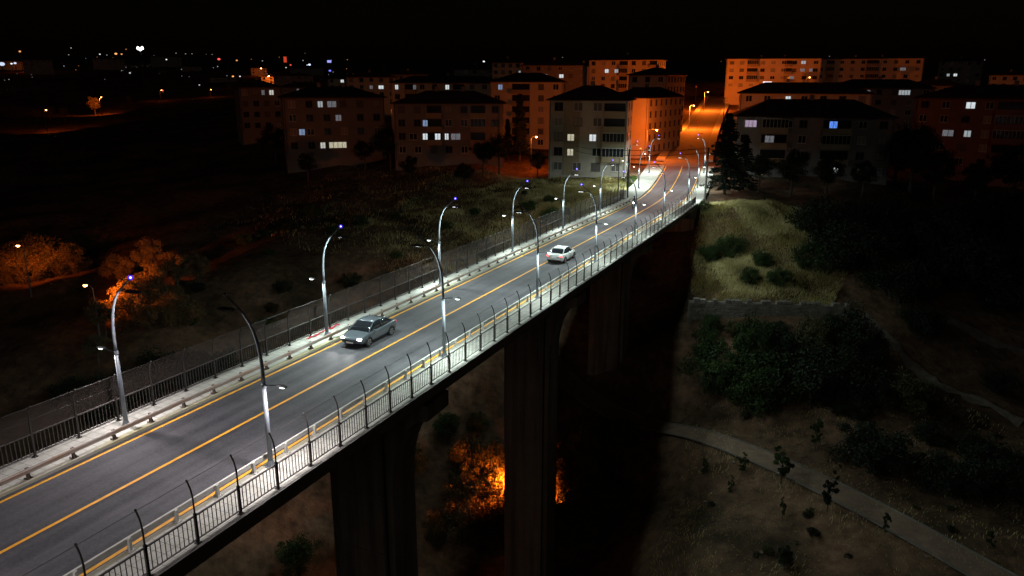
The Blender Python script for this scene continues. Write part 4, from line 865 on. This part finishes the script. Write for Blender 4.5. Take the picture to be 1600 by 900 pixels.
# stone wall on the right bank
sw_ = thing('stone_wall', 'long low stone retaining wall below the dry grass bank', 'wall'); r = random.Random(9); A, Bp = np.array([10.2, 94.2]), np.array([29, 101.5]); Lw = np.linalg.norm(Bp-A); dv = (Bp-A)/Lw; nv = np.array([dv[1], -dv[0]])
core = MB(); st = []; s0 = 0
mw = lambda s, o, z: (A[0]+dv[0]*s+nv[0]*o, A[1]+dv[1]*s+nv[1]*o, z)
zt = -10.9
core.add([mw(0, -.3, -17), mw(Lw, -.3, -17), mw(Lw, .3, -17), mw(0, .3, -17), mw(0, -.3, zt-.4), mw(Lw, -.3, zt-.9), mw(Lw, .28, zt-.9), mw(0, .28, zt-.4)], [(0, 1, 2, 3), (4, 5, 6, 7), (0, 1, 5, 4), (1, 2, 6, 5), (2, 3, 7, 6), (3, 0, 4, 7)]); core.build('wall_core', 'stone', sw_)
cntst = 0
for row in range(8):
    s = -r.random()*.5; zb = zt-.02-.42*row
    while s < Lw:
        w = r.uniform(.5, 1.1); h = .39; z0 = zb-.5*max(0, s)/Lw+r.uniform(-.07, .07); a = max(0, s)+.02; b = min(Lw, s+w)-.02; o_ = .32+r.uniform(.02, .12)
        if row == 0 and r.random() < .25: s += w; continue
        if b > a+.1 and cntst < 290:
            m_ = MB(); vs = [mw(a, -.1, z0-h), mw(b, -.1, z0-h), mw(b, -.1, z0), mw(a, -.1, z0), mw(a+.05, o_, z0-h+.04), mw(b-.05, o_, z0-h+.04), mw(b-.05, o_, z0-.05), mw(a+.05, o_, z0-.04)]
            m_.add(vs, [(0, 1, 5, 4), (1, 2, 6, 5), (2, 3, 7, 6), (3, 0, 4, 7), (4, 5, 6, 7)]); m_.build('stone', 'stone', sw_); cntst += 1
        s += w
# loose stones on the slope
stn = MB(); r = random.Random(2)
for i in range(260):
    u, v = r.uniform(1090, 1595), r.uniform(520, 895); p, D = hit(u, v); q = r.uniform(.05, .2); stn.ball((p[0], p[1], p[2]+q*.2), q, 5, 3, (1, r.uniform(.6, 1.2), .6))
tag(stn.build('loose_stones', 'track'), 'loose pale stones scattered over the dirt slope', 'stones', kind='stuff')

# ------------------------------------------------------------------ utility poles, cables, cabinet, signs
def upole(u, v, D, H, label, arms=1, r0=.14):
    p = at(u, v, D); o = thing('utility_pole', label, 'pole', p); MB().tube([(0, 0, -1.5), (0, 0, H)], [r0, r0*.65], 8).build('pole_shaft', 'pole_wood', o)
    for k in range(arms):
        z = H-.25-.75*k; MB().box(-.8, .8, -.05, .05, z, z+.1).build('crossarm', 'pole_wood', o)
        ins = MB()
        for x in (-.7, -.25, .25, .7): ins.tube([(x, 0, z+.1), (x, 0, z+.25)], .035, 6)
        ins.build('insulators', 'headcase', o)
    return np.array(p)+[0, 0, H]
tA = upole(980, 313, 126, 8.4, 'dark utility pole at the left end of the bridge', 0, .2)
tB = upole(1102, 304, 124, 7.6, 'grey utility pole at right of the bend beside grass bank', 0, .2)
tC = upole(966, 292, 134, 5.0, 'thin dark pole behind utility pole at grass edge', 0, .1)
tD = upole(1128, 215, 205, 10.6, 'power pole with crossarms rising behind the conifer', 2)
def cable(a, b, sag, r, label):
    pts = [np.array(a)*(1-t)+np.array(b)*t-np.array([0, 0, sag*4*t*(1-t)]) for t in np.linspace(0, 1, 15)]
    tag(MB().tube(pts, r, 5).build('overhead_cable', 'rubber'), label, 'cable', 'overhead cables')
dn = np.array([0, 0, -1.0])
cable(tA+dn*.15, tB+dn*.1, .25, .045, 'upper overhead cable across the road between the two poles'); cable(tA+dn*.95, tB+dn*.8, .25, .05, 'lower overhead cable across the road between the two poles')
for k, (z0, lab) in enumerate(((.15, 'upper'), (.95, 'lower'))):
    e = at(900, 228+8*k, 140); cable(tA+dn*z0, e, .4, .04, f'{lab} overhead cable running left past pale block'); e = at(1190, 246+8*k, 128); cable(tB+dn*z0, e, .3, .04, f'{lab} overhead cable running right into the conifer')
cb = thing('electrical_cabinet', 'pale electrical cabinet at the end of far railing', 'cabinet', rp(121.6, -5.75, 0)); MB().box(-.5, .5, -.3, .3, .1, 1.35).build('cabinet_body', 'cabinet', cb); MB().box(-.56, .56, -.36, .36, 1.352, 1.42).build('cabinet_lid', 'cabinet', cb); MB().box(-.55, .55, -.35, .35, -.1, .098).build('plinth', 'concrete', cb)
for x in (-.24, .24): MB().box(x-.21, x+.21, -.325, -.302, .2, 1.28).build('door', 'cabinet', cb)
for u, v, D, lab in ((1090, 189, 240, 'triangular warning sign halfway up the hill road'), (1088, 135, 360, 'small triangular sign at top of hill road')):
    p = at(u, v, D); o = thing('warning_sign', lab, 'sign', p); g = tz(p[0], p[1])-p[2]; MB().tube([(0, .05, g), (0, .05, .4)], .04, 6).build('sign_post', 'galv', o)
    MB().add([(-.5, 0, -.4), (.5, 0, -.4), (0, 0, .5), (-.5, .03, -.4), (.5, .03, -.4), (0, .03, .5)], [(0, 1, 2), (3, 5, 4), (0, 3, 4, 1), (1, 4, 5, 2), (2, 5, 3, 0)]).build('sign_plate', 'redcloth', o)
    MB().add([(-.32, -.006, -.3), (.32, -.006, -.3), (0, -.006, .28)], [(0, 1, 2)]).build('sign_field', 'plate', o)

# ------------------------------------------------------------------ vehicles
def loft(mb, secs):
    n = len(secs[0]); vs = [p for s in secs for p in s]; fs = [(i*n+k, i*n+k+1, (i+1)*n+k+1, (i+1)*n+k) for i in range(len(secs)-1) for k in range(n-1)]
    fs += [tuple(range(n)), tuple((len(secs)-1)*n+k for k in range(n))[::-1]]; return mb.add(vs, fs)
def car(label, paint, loc, rz, front_on, rear_on, slope=0):
    o = thing('car', label, 'car', loc, rz); o.rotation_euler = (slope, 0, rz)
    st = [(-2.22, .70, .42, .72, .80), (-2.12, .80, .30, .78, .95), (-1.75, .87, .22, .82, 1.00), (-1.2, .89, .20, .84, .97), (-.4, .89, .19, .83, .94), (.5, .89, .19, .82, .93), (1.1, .89, .20, .80, .92), (1.6, .87, .21, .74, .84), (2.0, .82, .24, .66, .75), (2.18, .72, .32, .58, .66), (2.26, .60, .38, .52, .58)]
    b = MB(); secs = []
    for y, w, z0, zm, zt in st:
        half = [(w*.86, z0), (w*.97, z0+.1), (w, (z0+zm)/2), (w*.985, zm), (w*.92, zt-.03), (w*.75, zt), (w*.3, zt+.02)]
        secs.append([(x, y, z) for x, z in half]+[(-x, y, z) for x, z in half[::-1]]+[(half[0][0], y, z0)])
    loft(b, secs); bo = b.build('body', paint, o, True)
    md = bo.modifiers.new('s', 'SUBSURF'); md.levels = 1; md.render_levels = 2
    g = MB(); gs = [(-1.72, .74, .72, .97, .99), (-1.35, .76, .68, .94, 1.16), (-.95, .78, .60, .92, 1.36), (-.5, .79, .59, .92, 1.42), (.1, .79, .59, .91, 1.43), (.45, .79, .60, .91, 1.37), (.8, .78, .66, .90, 1.16), (1.2, .76, .72, .90, .93)]
    loft(g, [[(w0, y, z0), ((w0+w1)/2+.03, y, (z0+z1)/2), (w1, y, z1-.03), (w1*.8, y, z1), (-w1*.8, y, z1), (-w1, y, z1-.03), (-(w0+w1)/2-.03, y, (z0+z1)/2), (-w0, y, z0), (w0, y, z0)] for y, w0, w1, z0, z1 in gs]); g.build('window_glass', 'carglass', o, True)
    rf = MB(); loft(rf, [[(w, y, z-.05), (w*.97, y, z+.005), (w*.6, y, z+.025), (-w*.6, y, z+.025), (-w*.97, y, z+.005), (-w, y, z-.05), (w, y, z-.05)] for y, w, z in ((-.98, .60, 1.36), (-.5, .61, 1.42), (.1, .61, 1.43), (.42, .61, 1.385))]); rf.build('roof', paint, o, True)
    for s in (-1, 1):
        MB().tube([(s*.75, 1.18, .92), (s*.68, .8, 1.17), (s*.61, .42, 1.385)], .03, 6).build('pillar', paint, o); MB().tube([(s*.73, -1.70, .98), (s*.69, -1.35, 1.17), (s*.61, -.98, 1.37)], .04, 6).build('pillar', paint, o)
        MB().tube([(s*.82, -.3, .92), (s*.63, -.32, 1.42)], .03, 6).build('pillar', 'black', o)
        m = MB().ball((s*.98, .82, .98), .12, 8, 6, (.8, .6, .6)); m.build('mirror', paint, o, True)
        for y in (-1.35, 1.38):
            w = MB(); w.tube([(s*.70, y, .31), (s*.90, y, .31)], .315, 18); wo_ = w.build('wheel', 'rubber', o)
            rim = MB(); rim.tube([(s*.86, y, .31), (s*.912, y, .31)], .21, 14)
            rim.build('rim', 'rim', wo_)
            sp = MB()
            for k in range(5): a = k*1.2566; sp.box(-.004, .012, -.03, .03, .05, .2, Matrix.Translation((s*.915, y, .31)) @ Matrix.Rotation(a, 4, 'X'))
            sp.build('spokes', 'black', wo_)
            ar = MB(); ar.tube([(s*.893, y+.37*math.cos(t), .31+.37*math.sin(t)) for t in np.linspace(-.1, math.pi+.1, 12)], .03, 5); ar.build('wheel_arch', 'black', o)
        MB().ball((s*.60, 2.10, .63), .2, 10, 6, (.95, .55, .36)).build('headlight', 'headlight' if front_on else 'carglass', o, True)
        MB().ball((s*.66, -2.14, .80), .2, 10, 6, (.9, .4, .42)).build('tail_light', 'tail' if rear_on else 'redcloth', o, True)
    MB().box(-.42, .42, 2.22, 2.275, .44, .56).build('grille', 'black', o); MB().box(-.26, .26, -2.255, -2.2, .60, .72).build('number_plate', 'plate', o); MB().box(-.26, .26, 2.275, 2.29, .36, .47).build('number_plate', 'plate', o)
    MB().box(-.7, .7, -2.23, -2.1, .32, .42).build('bumper', 'black', o)
    if front_on:
        for s in (-1, 1):
            l = lamp_light('SPOT', 'headlight_beam', (s*.6, 2.32, .62), 260, (1, .95, .93), o, .05, rot=(math.radians(84), 0, 0)); l.data.spot_size = math.radians(70); l.data.spot_blend = .8
    return o
gs_ = math.atan(GR)
car('dark slate saloon car driving towards camera with headlights on', 'paint_dark', rp(40.6, -1.95, -.146), math.pi, True, False, -gs_)
car('silver saloon car driving away with red tail lights lit', 'paint_silver', rp(70.9, 1.0, -.146), 0, False, True, gs_)
mp = on_deck(990.5, 325, -.15); MY = mp[1]; MX = mp[0]
mo = thing('motorcycle', 'small motorcycle with lit headlight coming down the far lane', 'motorcycle', (MX, MY, zs(MY)-.146), math.pi)
for y in (-.62, .66):
    w = MB(); w.tube([(0, y+.25*math.cos(t), .30+.25*math.sin(t)) for t in np.linspace(0, 2*math.pi, 17)], .055, 6); wo_ = w.build('wheel', 'rubber', mo); h = MB()
    for k in range(6): h.tube([(0, y, .3), (0, y+.23*math.cos(k*1.047), .3+.23*math.sin(k*1.047))], .012, 4)
    h.build('spokes', 'rim', wo_)
b = MB(); b.tube([(0, -.75, .78), (0, -.3, .74), (0, .1, .80), (0, .35, .82)], [.09, .14, .16, .1], 8); b.build('seat', 'black', mo, True)
b = MB(); b.tube([(0, -.4, .42), (0, 0, .40), (0, .3, .52)], [.12, .17, .12], 8); b.build('engine', 'black', mo, True)
for s in (-1, 1): MB().tube([(s*.09, .66, .3), (s*.09, .5, .75), (s*.08, .42, .98)], .025, 6).build('fork', 'rim', mo)
MB().tube([(-.36, .28, 1.02), (-.15, .40, 1.0), (.15, .40, 1.0), (.36, .28, 1.02)], .018, 6).build('handlebar', 'black', mo); MB().ball((0, .56, .86), .10, 10, 6).build('headlight', 'headlight', mo, True); MB().box(-.12, .12, .45, .5, .95, 1.2).build('windscreen', 'carglass', mo)
pv = [(0, -.25, .92), (0, -.22, 1.12), (0, -.12, 1.34), (0, -.06, 1.46), (0, -.02, 1.54), (0, .02, 1.68), (.18, -.1, 1.38), (.27, .06, 1.18), (.33, .25, 1.06), (-.18, -.1, 1.38), (-.27, .06, 1.18), (-.33, .25, 1.06), (.11, -.2, .88), (.20, .18, .76), (.17, .05, .36), (.17, .2, .31), (-.11, -.2, .88), (-.20, .18, .76), (-.17, .05, .36), (-.17, .2, .31)]
pe = [(0, 1), (1, 2), (2, 3), (3, 4), (4, 5), (2, 6), (6, 7), (7, 8), (2, 9), (9, 10), (10, 11), (0, 12), (12, 13), (13, 14), (14, 15), (0, 16), (16, 17), (17, 18), (18, 19)]
prd = [.15, .15, .17, .09, .065, .10, .075, .055, .04, .075, .055, .04, .10, .075, .05, .04, .10, .075, .05, .04]
pm = bpy.data.meshes.new('person'); pm.from_pydata(pv, pe, []); po = link('person', pm, None, (MX, MY, zs(MY)-.146)); po.rotation_euler = (0, 0, math.pi)
sk = po.modifiers.new('skin', 'SKIN'); pm.skin_vertices[0].data[0].use_root = True
for i, rr in enumerate(prd): pm.skin_vertices[0].data[i].radius = (rr, rr)
po.modifiers.new('sub', 'SUBSURF').render_levels = 2; pm.materials.append(M['cloth']); tag(po, 'person in dark clothes and helmet riding the motorcycle', 'person')
MB().ball((0, .02, 1.72), .145, 12, 8, (.95, 1.1, 1)).build('helmet', 'black', po, True); MB().box(-.10, .10, .13, .175, 1.67, 1.75).build('visor', 'carglass', po)
